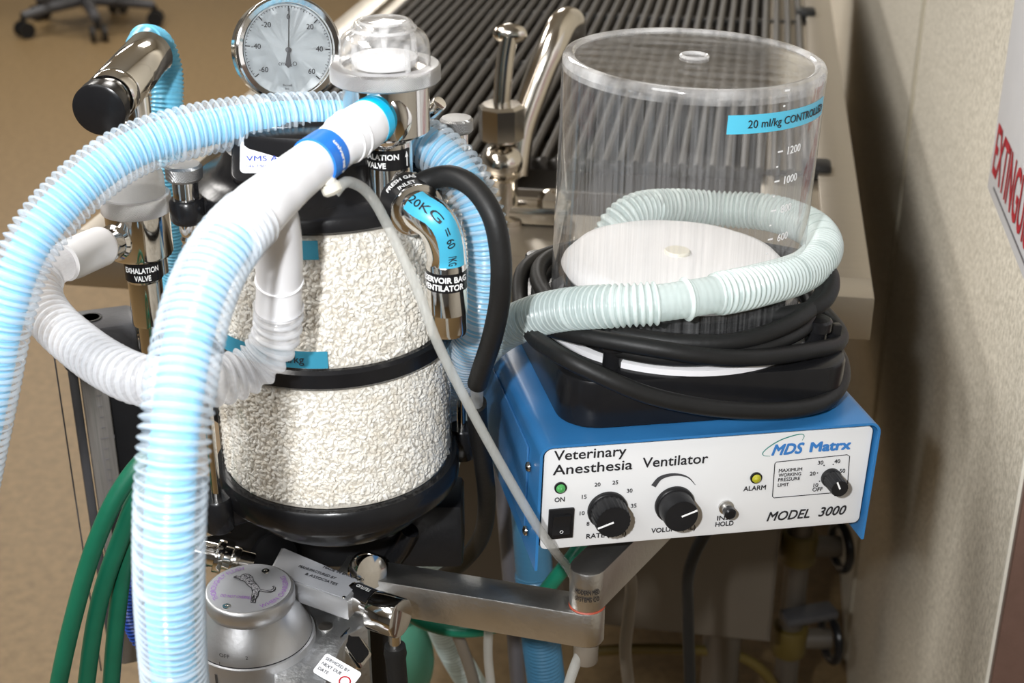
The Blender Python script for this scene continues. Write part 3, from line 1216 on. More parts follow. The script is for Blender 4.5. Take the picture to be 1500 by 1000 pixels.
# ================================================================== SWING ARM
AZ = .930
arm = T('swing_arm', 'jointed grey metal arm carrying the blue ventilator', 'arm', QZ(862, 885, AZ))
pv = QZ(860, 885, AZ - .0)
pl = QZ(560, 836, AZ - .0)
pv.z = pl.z = 0
dr = (pv - pl).normalized()
nn_ = V((-dr.y, dr.x, 0))
hw = .0122
outl = []
L1 = (pv - pl).length
for i in range(9):
    a = -pi / 2 + pi * i / 8
    outl.append((L1 + hw * cos(a), hw * sin(a)))
outl += [(-.03, hw), (-.03, -hw)]
M1 = frame(V((pl.x, pl.y, AZ - .027)), UP, dr)
O('lower_link', MB().prism(outl, .027, M1, .0012), alu, arm)
O('joint_ring', MB().lathe([(.0115, 0), (.0123, .0004), (.0115, .0012)], TR((pv.x, pv.y, AZ)), 40, False, False), pm('red_washer', (.35, .06, .03), .5), arm, 'thin red washer')
pe = MV @ V((.115, .085, 0))
dr2 = (V((pe.x, pe.y, 0)) - pv).normalized()
L2 = (V((pe.x, pe.y, 0)) - pv).length
UH = .0300
outl = []
for i in range(9):
    a = pi / 2 + pi * i / 8
    outl.append((hw * cos(a), hw * sin(a)))
outl += [(L2, -hw), (L2, hw)]
O('upper_link', MB().prism(outl, UH, frame(V((pv.x, pv.y, AZ + .0012)), UP, dr2), .0012), alu, arm)
O('mount_plate', MB().cyl(V((pe.x, pe.y, AZ + .02)), V((pe.x, pe.y, pe.z - .0005)), .022, seg=40), alu, arm)
O('joint_pin', MB().cyl(V((pv.x, pv.y, AZ - .046)), V((pv.x, pv.y, AZ - .027)), .0085, bev=.001), tanhose, arm, 'brown joint pin')
mt = MB()
acp = ang_to_cam(pv)
text_cyl(mt, 'MODERN MED', TR((pv.x, pv.y, 0)), hw + .0003, acp, AZ + .016, .017, .0036, .01)
text_cyl(mt, 'SYSTEMS CO', TR((pv.x, pv.y, 0)), hw + .0003, acp, AZ + .0105, .017, .0036, .01)
O('stamped_marks', mt, ink, arm, 'dark stamped letters')

# ================================================================== ABSORBER CANISTER
CA = Q(497, 690, .85)
CX, CY = CA.x, CA.y
CM = TR((CX, CY, 0))
acc = ang_to_cam(V((CX, CY, 0)))
ZB, ZM, ZT = 1.019, 1.110, 1.205
cn = T('absorber_canister', 'clear two-tier canister filled with white granules between black rings', 'canister', (CX, CY, .965))
CR = .0768
for z0, z1, nm in ((ZB, ZM - .006, 'lower_chamber'), (ZM + .006, ZT, 'upper_chamber')):
    w = MB()
    w.lathe([(CR, z0), (CR, z1)], CM, 96, False, False)
    O(nm, w, glassm, cn, 'clear chamber wall')


def granules(z0, z1, n, seed):
    r_ = np.random.default_rng(seed)
    bm = bmesh.new()
    bmesh.ops.create_icosphere(bm, subdivisions=1, radius=1)
    bv = np.array([q.co[:] for q in bm.verts])
    bf = np.array([[q.index for q in f.verts] for f in bm.faces])
    bm.free()
    nv = len(bv)
    # jittered grid over the unrolled cylinder
    ncol = int(sqrt(n * (2 * pi * CR) / (z1 - z0)))
    nrow = int(n / ncol)
    pos = []
    for i in range(nrow):
        for j in range(ncol):
            pos.append(((j + .5 * (i % 2) + r_.uniform(-.48, .48)) / ncol, (i + .5 + r_.uniform(-.48, .48)) / nrow))
    pos = np.array(pos)
    m = len(pos)
    ang = pos[:, 0] * 2 * pi
    zz = z0 + .0012 + pos[:, 1] * (z1 - z0 - .0024)
    size = r_.uniform(.00125, .00180, m)
    lng = r_.uniform(1.15, 2.1, m)
    rot = r_.uniform(0, pi, m)
    tilt = r_.normal(0, .45, m)
    rad = CR - .0013 - np.abs(r_.normal(0, .0007, m)) - size * .75
    vv = np.repeat(bv[None], m, 0)
    vv = vv * (1 + r_.normal(0, .10, (m, nv, 1)))
    vv = vv * np.stack([size * lng, size * r_.uniform(.75, 1.05, m), size * .85], 1)[:, None, :]
    c, s_ = np.cos(rot)[:, None], np.sin(rot)[:, None]
    x = vv[:, :, 0] * c - vv[:, :, 1] * s_
    y = vv[:, :, 0] * s_ + vv[:, :, 1] * c
    w = vv[:, :, 2]
    ct_, st_ = np.cos(tilt)[:, None], np.sin(tilt)[:, None]
    x, w = x * ct_ - w * st_, x * st_ + w * ct_
    # x tangential, y up, w outward
    ca, sa = np.cos(ang)[:, None], np.sin(ang)[:, None]
    R = rad[:, None] + w
    R = np.minimum(R, CR - .0006)
    X = R * ca - x * sa
    Y = R * sa + x * ca
    Z = np.clip(zz[:, None] + y, z0, z1)
    V3 = np.stack([X, Y, Z], 2).reshape(-1, 3)
    fc_ = (bf[None] + (np.arange(m) * nv)[:, None, None]).reshape(-1, 3)
    return V3, fc_


def gran_obj(z0, z1, n, seed):
    v3, fc_ = granules(z0, z1, n, seed)
    base = WL[cn.name]
    v3 = v3 + np.array([CX - base.x, CY - base.y, -base.z])
    me = bpy.data.meshes.new('granules')
    me.vertices.add(len(v3))
    me.vertices.foreach_set('co', v3.ravel())
    me.loops.add(fc_.size)
    me.loops.foreach_set('vertex_index', fc_.ravel())
    me.polygons.add(len(fc_))
    me.polygons.foreach_set('loop_start', np.arange(len(fc_)) * 3)
    me.polygons.foreach_set('loop_total', np.full(len(fc_), 3))
    me.polygons.foreach_set('use_smooth', np.zeros(len(fc_), bool))
    me.update(calc_edges=True)
    me.materials.append(granm)
    o = bpy.data.objects.new('granules', me)
    COL.objects.link(o)
    o.parent = cn
    o['label'] = 'white absorbent granules'
    o['kind'] = 'stuff'
    WL[o.name] = base


gran_obj(ZB + .001, ZM - .008, 6600, 3)
gran_obj(ZM + .007, ZT - .004, 6600, 5)
co_ = MB().cyl((CX, CY, ZB), (CX, CY, ZM - .007), CR - .0030, seg=72)
co_.cyl((CX, CY, ZM + .006), (CX, CY, ZT - .002), CR - .0030, seg=72)
O('granule_core', co_, core, cn)


def ring(z0, z1, R, r_in=.0, rr=.002):
    return MB().lathe([(r_in, z0), (R - rr, z0), (R, z0 + rr), (R, z1 - rr), (R - rr, z1), (r_in, z1), (r_in, z0)], CM, 96, False, False)


O('middle_ring', ring(ZM - .0065, ZM + .0065, CR + .0022, .06), black, cn)
bo = MB().lathe([(.0, .972), (.042, .972), (.050, .975), (.060, .982), (.068, .991), (.071, 1.000), (.0795, 1.001), (.0812, 1.004), (.0812, 1.016), (.0795, 1.0185), (.070, 1.0185), (.0, 1.0185)], CM, 96)
O('bottom_bowl', bo, black, cn)
hd_ = MB().lathe([(.0, 1.203), (CR + .0005, 1.203), (CR + .0025, 1.205), (CR + .0025, 1.2115), (CR, 1.2145), (.070, 1.217), (.064, 1.221), (.060, 1.228), (.058, 1.236), (.050, 1.2405), (.0, 1.2415)], CM, 96)
O('head', hd_, black, cn)
# tie rods with lugs and knurled nuts
for l, f, in ((-.0735, -.0475), (.0815, .047)):
    rp = V((CX, CY, 0)) + RT * l + HD * f
    dirc = (V((CX, CY, 0)) - rp).normalized()
    ro = MB().cyl((rp.x, rp.y, 1.000), (rp.x, rp.y, 1.236), .0031)
    tr_ = O('tie_rod', ro, chrome, cn)
    for z0, z1 in ((.988, 1.012), (1.2005, 1.2155)):
        lg = MB()
        lg.lathe([(.009, z0), (.0105, z0 + .002), (.0105, z1 - .002), (.009, z1)], TR((rp.x, rp.y, 0)), 28)
        mid = rp + dirc * .012
        lg.box((.034, .014, z1 - z0 - .003), frame(V((mid.x, mid.y, (z0 + z1) / 2)), UP, dirc), .002)
        O('lug', lg, black, cn)
    O('spring_collar', MB().lathe([(.0045, 1.183), (.006, 1.185), (.0048, 1.187), (.006, 1.190), (.0048, 1.192), (.006, 1.195), (.006, 1.2005)], TR((rp.x, rp.y, 0)), 24), chrome, tr_)
    O('neck', MB().lathe([(.0075, 1.2155), (.0075, 1.225), (.0070, 1.227)], TR((rp.x, rp.y, 0)), 28), chrome, tr_)
    O('knurled_nut', MB().lathe([(.0095, 1.2265), (.0108, 1.228), (.0108, 1.2345), (.0095, 1.236), (.004, 1.2365), (.0, 1.2365)], TR((rp.x, rp.y, 0)), 36), knurled, tr_)
# label plate on the head
lp = Q(398, 232, .800)
LM = frame(lp, (CAM - lp) * .6 + UP * .5, RT + HD * .10)
pm_ = O('label_plate', MB().prism(rrect(.062, .042, .006, 5), .006, LM @ TR((.008, .006, -.0065)), .001), black, cn, 'black plate with white sticker')
# post carrying the plate down to the head
O('plate_bracket', MB().box((.05, .03, .03), TR(V((CX, CY, 1.238)) + RT * -.012 + HD * -.035), .004), black, cn)
O('sticker', MB().prism(rrect(.052, .032, .003, 4), .0006, LM @ TR((.008, .006, -.0004))), labelw, pm_)
tx = MB()
text_on(tx, 'VMS Anesthesia', LM @ TR((-.0145, -.0020, .0004)), .042, .0036, .004)
text_on(tx, 'M&C', LM @ TR((-.004, .0050, .0004)), .014, .0044, .004)
text_on(tx, '146 Mill Country Road', LM @ TR((-.0145, -.0065, .0004)), .034, .0020, .0)
O('sticker_lettering', tx, navyi, pm_)
# tape labels on the canister


def can_ang(px, py):
    u, w, h = ray(px, py)
    d = RT * u + HD * w + UP * h
    o = V((-CX, -CY, CAM.z))
    R = CR
    a_ = d.x ** 2 + d.y ** 2
    b_ = 2 * (o.x * d.x + o.y * d.y)
    c_ = o.x ** 2 + o.y ** 2 - R * R
    t = (-b_ - sqrt(max(0, b_ * b_ - 4 * a_ * c_))) / (2 * a_)
    p = o + d * t
    return atan2(p.y, p.x), p.z


for (xl, xr, ytop, ybot), s_ in (((330, 481, 514, 539), '20 ml/kg'), ((375, 467, 352, 380), None)):
    ar, zb2 = can_ang(xr, ybot)
    al, _ = can_ang(xl, ybot)
    _, zt3 = can_ang(xr, ytop)
    tl_ = O('tape_label', patch_cyl(MB(), CM, CR + .0004, al, ar, zb2, zt3, 20), tapeb, cn, 'teal tape strip')
    if s_:
        tx = MB()
        ae, _ = can_ang(446, 530)
        vs, fs, w = text2d(s_, 1, .004)
        hgt = (zt3 - zb2) * .45
        wd = w * hgt / .7
        text_cyl(tx, s_, CM, CR + .0007, ae - wd / CR / 2, zb2 + (zt3 - zb2) * .32, None, hgt, .004)
        O('tape_lettering', tx, ink, tl_)

# ================================================================== INHALATION VALVE
IV = Q(568, 200, .80)
IX, IY = IV.x, IV.y
IM = TR((IX, IY, 0))
aci = ang_to_cam(V((IX, IY, 0)))
zvb = Q(568, 213, .776).z
iv = T('inhalation_valve', 'chrome inhalation valve with a clear dome, in front of the gauge', 'valve', (IX, IY, 1.205))
zr0, zr1 = Q(560, 138, .77).z, Q(560, 113, .77).z
O('valve_body', MB().lathe([(.015, zvb), (.0232, zvb + .001), (.0245, zvb + .0025), (.0245, zr0 + .001)], IM, 64), chrome, iv)
O('knurled_ring', MB().lathe([(.024, zr0), (.0300, zr0), (.0312, zr0 + .001), (.0312, zr1 - .0015), (.0302, zr1), (.024, zr1), (.024, zr0)], IM, 96, False, False), knurled_ring_mat, iv)
O('dome_seat', MB().lathe([(.0, zr1 - .002), (.0245, zr1 - .002), (.0245, zr1 - .004)], IM, 64), dchrome, iv)
O('valve_disc', MB().lathe([(.0, zr1 + .0045), (.0175, zr1 + .0045), (.0185, zr1 + .0038), (.0185, zr1 + .0015), (.017, zr1 - .001)], IM, 56), whitep, iv, 'white valve disc')
zd = Q(562, 28, .80).z
dh = zd - zr1
dp = [(.0256, zr1 - .001), (.0256, zr1 + dh * .38), (.0250, zr1 + dh * .52), (.0235, zr1 + dh * .64), (.0205, zr1 + dh * .74), (.0172, zr1 + dh * .80), (.0165, zr1 + dh * .93), (.0150, zr1 + dh * .98), (.010, zd), (.0, zd + .0004)]
dmm = MB().lathe(dp, IM, 64, False, False)
dome = O('dome', dmm, domem, iv, 'clear plastic dome')
dmm = MB().lathe([(r * .90, z - .0015) for r, z in dp[1:]], IM, 64, False, False)
O('dome_lining', dmm, domem, dome)
dr_ = MB()
dr_.torus(IM @ TR((0, 0, zr1 + dh * .80)), .0178, .0009, 48, 8)
dr_.torus(IM @ TR((0, 0, zd - .001)), .0135, .0008, 48, 8)
for k in range(4):
    a = aci + radians(45 + 90 * k) - .15
    dr_.cyl((IX + .0212 * cos(a), IY + .0212 * sin(a), zr1 - .001), (IX + .0205 * cos(a), IY + .0205 * sin(a), zr1 + dh * .56), .0016, seg=12)
dr_.cyl((IX, IY, zr1 + dh * .35), (IX, IY, zr1 + dh * .8), .0012, .003, 12)
O('dome_ribs', dr_, rimm, dome)
O('neck', MB().lathe([(.0, 1.206), (.0165, 1.206), (.0150, 1.212), (.0138, 1.219), (.0138, zvb - .004), (.0152, zvb - .003), (.0158, zvb), (.0152, zvb + .0015)], IM, 48), chrome, iv)
zl0, zl1 = Q(560, 250, .787).z, Q(560, 221, .787).z
lb = O('neck_label', patch_cyl(MB(), IM, .0141, aci - 1.6, aci + 1.02, zl0, zl1, 28), black, iv, 'black band with white lettering')
tx = MB()
hh = (zl1 - zl0)
text_cyl(tx, 'INHALATION', IM, .0144, aci - .52, zl0 + hh * .56, .0270, hh * .27, .02)
text_cyl(tx, 'VALVE', IM, .0144, aci - .55, zl0 + hh * .14, .0125, hh * .27, .02)
text_cyl(tx, 'I', IM, .0144, aci + .80, zl0 + hh * .15, .0006, hh * .6, .01)
# arrow head
ah = aci + .80
tx.add([(.0144 * cos(ah - .09), .0144 * sin(ah - .09), zl0 + hh * .6), (.0144 * cos(ah + .09), .0144 * sin(ah + .09), zl0 + hh * .6), (.0144 * cos(ah), .0144 * sin(ah), zl0 + hh * .9)], [(0, 1, 2)], IM)
O('band_lettering', tx, whitei, lb)
# side port towards the breathing circuit
p_in = Q(556, 172, .785)
p_out = Q(530, 190, .765)
pd = (p_out - p_in).normalized()
pc = V((IX, IY, p_in.z))
O('side_port', MB().lathe([(.0185, -.012), (.0185, .004), (.0165, .0065), (.0125, .0075), (.0115, .011), (.0115, .022)], frame(p_in - pd * .002, pd), 48), chrome, iv)
# back bolt
bpos = Q(645, 150, .815)
O('hose_stub', MB().cyl(Q(630, 165, .82), bpos, .0045, bev=.001), chrome, iv)

# ================================================================== RESERVOIR ELBOW
el = T('reservoir_elbow', 'curved chrome elbow pipe with blue tape beside the canister', 'pipe', Q(600, 290, .80))
p0, p1 = Q(653, 385, .775), Q(658, 486, .775)
vx, vy = Q(655, 430, .775).x, Q(655, 430, .775).y
ep = [Q(590, 284, .795), Q(603, 299, .782), Q(618, 311, .773), Q(636, 323, .769), Q(648, 345, .771), V((vx, vy, Q(653, 374, .775).z)), V((vx, vy, Q(653, 400, .775).z))]
eq, _, _ = resample(spline(ep, 16), .0025)
er = [.0116] * len(eq)
O('bend', MB().tube(eq, er, 40), chrome, el)
e1_ = V((p0.x, p0.y, p0.z))
zE0, zE1 = p1.z, p0.z
zS = Q(656, 452, .775).z
EM = TR((vx, vy, 0))
O('sleeve', MB().lathe([(.0119, zS - .001), (.0119, zE1), (.0112, zE1 + .0012)], EM, 48), chrome, el)
O('outlet', MB().lathe([(.0085, zE0 + .01), (.0095, zE0), (.0108, zE0), (.0114, zE0 + .002), (.0114, zS), (.0119, zS + .001)], EM, 48), chrome, el)
ace = ang_to_cam(V((vx, vy, 0)))
zz0, zz1 = Q(654, 429, .764).z, Q(654, 402, .764).z
lb = O('pipe_label', patch_cyl(MB(), EM, .0121, ace - 1.7, ace + 1.5, zz0, zz1, 28), black, el, 'black band with white lettering')
tx = MB()
hh = zz1 - zz0
text_cyl(tx, 'RESERVOIR BAG', EM, .0124, ace - .28, zz0 + hh * .56, .0330, hh * .30, .025)
text_cyl(tx, 'VENTILATOR', EM, .0124, ace - .24, zz0 + hh * .14, .0270, hh * .30, .025)
O('band_lettering', tx, whitei, lb)
# collar with FRESH GAS INLET print
cp0, cp1 = Q(591, 285, .795), Q(611, 308, .777)
cd_ = (cp1 - cp0).normalized()
CF = frame(cp0, cd_, UP.cross(cd_))
clen = (cp1 - cp0).length
col_ = O('collar', MB().lathe([(.0135, 0), (.0152, .0015), (.0152, clen - .003)], CF, 48), blackm, el, 'black printed collar')
O('collar_edge', MB().lathe([(.0152, clen - .003), (.0160, clen - .002), (.0160, clen), (.0140, clen + .001)], CF, 48, False, True), chrome, col_)
# text angle: direction from collar axis to the camera in CF
cdir = CF.inverted().to_3x3() @ (CAM - cp0)
ca_ = atan2(cdir.y, cdir.x)
tx = MB()
Mf = CF @ Mx.Rotation(pi, 4, 'X')
cdir = Mf.inverted().to_3x3() @ (CAM - cp0)
ca2 = atan2(cdir.y, cdir.x)
text_cyl(tx, 'FRESH GAS', Mf, .0155, ca2 + .25, -clen * .46, .020, .0034, .02)
text_cyl(tx, 'INLET', Mf, .0155, ca2 + .35, -clen * .80, .011, .0034, .02)
O('collar_lettering', tx, whitei, col_)
# blue tape along the outside of the bend
tvs, tfs = [], []
n = len(eq)
ia, ib = int(n * .34), int(n * .90)
acnt = 0
rows_ = []
for i in range(ia, ib):
    t = (eq[min(i + 1, n - 1)] - eq[i - 1]).normalized()
    toc = (CAM - eq[i])
    toc = (toc - t * toc.dot(t)).normalized()
    sdir = t.cross(toc)
    if sdir.dot(RT) < 0:
        sdir = -sdir
    row = []
    for k in range(9):
        a = radians(-22 + 78 * k / 8)
        row.append(eq[i] + (toc * cos(a) + sdir * sin(a)) * .0119)
    rows_.append(row)
for r in rows_:
    tvs += r
for i in range(len(rows_) - 1):
    for k in range(8):
        tfs.append((i * 9 + k, i * 9 + k + 1, (i + 1) * 9 + k + 1, (i + 1) * 9 + k))
bt_ = O('tape_label', MB().add(tvs, tfs), tape, el, 'cyan tape strip')
# lettering running down the tape: map text onto the strip
vs, fs, w = text2d('20KG = 60   /KG', 1.0, .01)
out = []
nrw = len(rows_)
for x, y in vs:
    fi = max(0, min(nrw - 1.001, (x / w) * (nrw - 2)))
    i = int(fi)
    fr = fi - i
    fk = max(0, min(7.99, 2.6 + (y / .7) * 2.3))
    k = int(fk)
    kk = fk - k
    p = (rows_[i][k].lerp(rows_[i][k + 1], kk)).lerp(rows_[i + 1][k].lerp(rows_[i + 1][k + 1], kk), fr)
    ax = eq[ia + i].lerp(eq[ia + i + 1], fr)
    p = p + (p - ax).normalized() * .0004
    out.append(p)
O('tape_lettering', MB().add(out, fs), ink, bt_)
# nipple for the black hose
O('gas_nipple', MB().lathe([(.0085, 0), (.0085, .006), (.0062, .008), (.0062, .016)], frame(Q(600, 277, .79), Q(640, 262, .80) - Q(600, 277, .79)), 28), chrome, el)

# black rubber gas hose
gp = [(614, 270, .79), (632, 262, .79), (662, 258, .785), (695, 276, .775), (721, 315, .765), (733, 370, .762), (733, 430, .765), (722, 490, .78), (706, 540, .80), (699, 562, .81)]
gq, _, _ = resample(spline([Q(*p) for p in gp], 16), .004)
gh = T('gas_hose', 'thick black rubber hose arching from the chrome elbow over the blue hose', 'hose', Q(*gp[0]))
O('upper_length', MB().tube(gq, .0063, 24), rubber, gh)
O('connector', MB().cyl(Q(699, 558, .808), Q(698, 600, .83), .0042), frost, gh, 'clear connector')
gp2 = [(698, 590, .825), (700, 625, .845), (708, 680, .87), (713, 735, .90), (705, 785, .93), (680, 820, .96), (640, 850, 1.0)]
gq, _, _ = resample(spline([Q(*p) for p in gp2], 16), .004)
O('lower_length', MB().tube(gq, .0066, 24), rubber, gh)

# ================================================================== EXHALATION VALVE
EV = Q(204, 340, .93)
EX_, EY_ = EV.x, EV.y
XM = TR((EX_, EY_, 0))
acx = ang_to_cam(V((EX_, EY_, 0)))
ev = T('exhalation_valve', 'chrome exhalation valve with milky dome under the blue hose, left of the canister', 'valve', (EX_, EY_, 1.03))
r0_ = Q(197, 326, .906).z
r1_ = Q(197, 301, .906).z
b0_ = Q(197, 389, .91).z
l0_ = Q(200, 416, .916).z
l1_ = Q(200, 389, .916).z
c1_ = Q(205, 484, .917).z
c0_ = Q(208, 560, .917).z
O('valve_body', MB().lathe([(.013, b0_), (.0208, b0_ + .001), (.0218, b0_ + .003), (.0218, r0_)], XM, 56), chrome, ev)
O('knurled_ring', MB().lathe([(.019, r0_), (.0232, r0_), (.0238, r0_ + .001), (.0238, r1_ - .001), (.0232, r1_), (.019, r1_)], XM, 72, True, True), knurled_ring_mat, ev)
O('dome', MB().lathe([(.0205, r1_), (.0205, r1_ + .012), (.018, r1_ + .020), (.012, r1_ + .024), (0, r1_ + .025)], XM, 48), clearm('milky_dome', (.9, .9, .9), .75, .15), ev, 'milky plastic dome')
O('neck', MB().lathe([(.0118, l0_ - .002), (.0128, l0_), (.0128, b0_ + .002)], XM, 40), chrome, ev)
O('stem', MB().lathe([(.0085, c0_), (.0085, c1_), (.0115, c1_ + .0005), (.0118, c1_ + .002), (.0118, l0_)], XM, 40), chrome, ev)
lb = O('neck_label', patch_cyl(MB(), XM, .0131, acx - 1.5, acx + 1.5, l0_, l1_, 28), black, ev, 'black band with white lettering')
tx = MB()
hh = l1_ - l0_
text_cyl(tx, 'EXHALATION', XM, .0134, acx - .12, l0_ + hh * .54, .0250, hh * .28, .02)
text_cyl(tx, 'VALVE', XM, .0134, acx - .10, l0_ + hh * .12, .0115, hh * .28, .02)
O('band_lettering', tx, whitei, lb)
xp_in = Q(184, 348, .925)
xp_out = Q(150, 364, .895)
xd = (xp_out - xp_in).normalized()
O('side_port', MB().lathe([(.0150, -.008), (.0150, .004), (.0115, .008), (.0112, .012), (.0125, .013), (.0125, .016), (.0105, .018), (.0105, .034)], frame(xp_in, xd), 40), chrome, ev)
# support block tying the stem to the canister
sp1 = V((EX_, EY_, c0_ + .004))
O('support_bar', MB().cyl(sp1, V((CX, CY, c0_ - .04)) + RT * -.045 + HD * .04, .008), blackm, ev)

# ================================================================== POP-OFF VALVE
po = T('relief_valve', 'chrome relief valve with a round black knob at the upper left', 'valve', Q(205, 170, .97))
k0, k1 = Q(144, 162, .915), Q(222, 76, 1.03)
kd = (k1 - k0).normalized()
KF = frame(k0, kd)
KL = (k1 - k0).length
O('black_knob', MB().lathe([(.0, 0), (.0155, 0), (.0176, .0012), (.0176, .0115), (.0168, .0135), (.011, .0140)], KF, 56), black, po)
O('threaded_neck', MB().lathe([(.0115, .013), (.0115, .016), (.0135, .0165), (.0135, .019), (.0115, .0195), (.0115, .024)], KF, 40), chrome, po)
O('barrel', MB().lathe([(.0115, .022), (.0160, .0225), (.0172, .0245), (.0172, .034), (.0166, .035), (.0172, .036), (.0172, KL - .006), (.016, KL - .004), (.0, KL - .004)], KF, 56), chrome, po)
s0 = Q(200, 140, .968)
stz = Q(208, 300, .972)
O('stem', MB().cyl(V((s0.x + .0, s0.y, 1.10)), V((s0.x, s0.y, s0.z)), .0088), chrome, po)
O('stem_collar', MB().cyl(V((s0.x, s0.y, s0.z - .030)), V((s0.x, s0.y, s0.z - .018)), .0125, bev=.001), chrome, po)
O('side_bar', MB().cyl(V((s0.x, s0.y, 1.105)), V((EX_, EY_, 1.105)), .006), chrome, po)

# scavenge hose from the relief valve
shp = [(206, 92, 1.008), (206, 70, 1.035), (216, 60, 1.06), (232, 68, 1.075), (243, 98, 1.075), (245, 145, 1.065), (243, 200, 1.06), (248, 290, 1.06), (256, 390, 1.07), (262, 500, 1.09), (262, 640, 1.13), (262, 800, 1.16), (262, 1010, 1.2)]
top('scavenging_hose', hose(MB(), [Q(*p) for p in shp], .0118, .0030, .0006, 24, 6, ((0, .06),)), bluehose,
    'thin blue ribbed hose looping from the back of the chrome relief valve', 'hose', Q(*shp[0]))

# ================================================================== PRESSURE GAUGE
gc = Q(423, 73, .885)
gn = (CAM - gc).normalized()
gn = (gn + RT * .20).normalized()
GM = frame(gc, gn, RT - UP * .04)
gg = T('pressure_gauge', 'round white pressure gauge with chrome rim behind the hoses', 'gauge', gc)
GR = .0330
O('case', MB().lathe([(.0, -.024), (GR * .90, -.024), (GR * .97, -.022), (GR * .97, -.004)], GM, 72), chrome, gg)
O('bezel', MB().lathe([(GR * .97, -.006), (GR, -.004), (GR, .001), (GR * .985, .0025), (GR * .95, .003), (GR * .87, .0015), (GR * .855, -.003), (GR * .82, -.0036)], GM, 80, False, False), chrome, gg)
GRF = GR
GR = GR * .935
dl = O('dial', MB().lathe([(.0, -.0030), (GR * .90, -.0030)], GM, 80), dialw, gg, 'white dial with black scale')
tk = MB()
for i in range(-30, 31):
    a = pi / 2 - radians(i * 4.35)
    big = i % 10 == 0
    r1_g = GR * .86
    r0_g = GR * (.76 if big else (.81 if i % 5 == 0 else .83))
    tk.box((r1_g - r0_g, .0007 if big else .00036, .0002), GM @ Mx.Rotation(a, 4, 'Z') @ TR(((r0_g + r1_g) / 2, 0, -.0027)))
n_ = 60
vs, fs = [], []
for i in range(n_ + 1):
    a = pi / 2 - radians(-130.5 + 261 * i / n_)
    for r in (GR * .858, GR * .864):
        vs.append((r * cos(a), r * sin(a), -.0027))
for i in range(n_):
    fs.append((2 * i, 2 * i + 1, 2 * i + 3, 2 * i + 2))
tk.add(vs, fs, GM)
for s_, i in (('0', 0), ('20', 10), ('40', 20), ('60', 30), ('-20', -10), ('-40', -20), ('-60', -30)):
    a = pi / 2 - radians(i * 4.35)
    r = GR * .64
    text_on(tk, s_, GM @ TR((r * cos(a), r * sin(a) - .0012, -.0027)), None, .0032, .008, 0, True)
text_on(tk, 'cmH₂O', GM @ TR((0, -GR * .31, -.0027)), None, .0026, .0, 0, True)
text_on(tk, 'Bunnell', GM @ TR((0, -GR * .72, -.0027)), None, .0014, .0, 0, True)
text_on(tk, 'Inc.', GM @ TR((0, -GR * .79, -.0027)), None, .0014, .0, 0, True)
O('dial_scale', tk, ink, dl)
nd = MB()
nd.box((.0006, GR * .84, .0004), GM @ TR((0, GR * .40, -.0012)))
nd.add([(-.0006, 0, -.0012), (.0006, 0, -.0012), (.0019, -GR * .30, -.0012), (0, -GR * .36, -.0012), (-.0019, -GR * .30, -.0012)], [(0, 4, 3, 2, 1)], GM)
nd.lathe([(.0017, -.0022), (.0017, -.0004), (0, -.0002)], GM, 24)
O('needle', nd, darkgrey, gg)
O('glass', MB().lathe([(.0, .0016), (GR * .915, .0014)], GM, 64), fogm, gg)
GR = GRF
O('gauge_stem', MB().cyl(gc - gn * .012 - UP * .030, V((gc.x - gn.x * .012, gc.y - gn.y * .012, 1.236)), .007), chrome, gg)

# ================================================================== BIG BLUE/WHITE HOSE
hA = [(-60, 800, .70), (-38, 690, .705), (-14, 570, .71), (8, 460, .715), (42, 365, .728), (105, 285, .752), (190, 222, .780), (290, 190, .805), (390, 176, .826), (470, 172, .843), (540, 176, .852), (605, 200, .845),
      (655, 232, .832), (692, 285, .818), (708, 345, .812), (711, 410, .818), (700, 470, .838), (678, 530, .88), (652, 600, .945), (636, 690, .99), (620, 800, 1.02)]
hl = T('patient_hose', 'long blue-cored corrugated hose arching from the left edge behind the chrome valve', 'hose', Q(*hA[0]))
ra = [.0140] * len(hA)
O('outer_tube', hose(MB(), [Q(*p) for p in hA], .0145, .0043, .0013, 28, 6), hoseclear, hl, 'clear corrugated outer tube', mat2=hoserib, ang=180)
O('inner_tube', hose(MB(), [Q(*p) for p in hA], .0102, .0028, .0005, 20, 4), inner, hl, 'blue inner tube')

# ================================================================== FRONT BREATHING CIRCUIT
bc = T('breathing_circuit', 'white breathing circuit hanging in front, with blue band and blue core', 'hose', Q(470, 240, .74))
f0, f1 = Q(548, 175, .776), Q(515, 197, .756)
fd = (f1 - f0).normalized()
O('cyan_ring', MB().lathe([(.0118, -.002), (.0132, -.001), (.0134, .001), (.0134, .0055), (.0118, .006)], frame(f0, fd), 48), cyanp, bc, 'bright cyan sealing ring')
fp = [(545, 177, .774, .0130), (530, 187, .765, .0136), (512, 199, .755, .0138), (492, 214, .744, .0128), (480, 223, .738, .0124), (468, 232, .731, .0124), (452, 244, .722, .0126), (432, 260, .71, .0130), (405, 283, .694, .0138), (375, 311, .676, .0150), (350, 338, .662, .0158), (340, 350, .656, .0158)]
dd_, rr_ = spline([Q(p[0], p[1], p[2]) for p in fp], 10, [p[3] for p in fp])
O('fitting', MB().tube(dd_, rr_, 48), whitep, bc, 'white plastic fitting')
# moulded ridges and the blue band follow the fitting's axis


def fit_at(frac):
    q, e, L = resample(dd_, .001, rr_)
    i = min(len(q) - 2, max(1, int(frac * (len(q) - 1))))
    return frame(q[i], q[i + 1] - q[i - 1], UP), e[i]


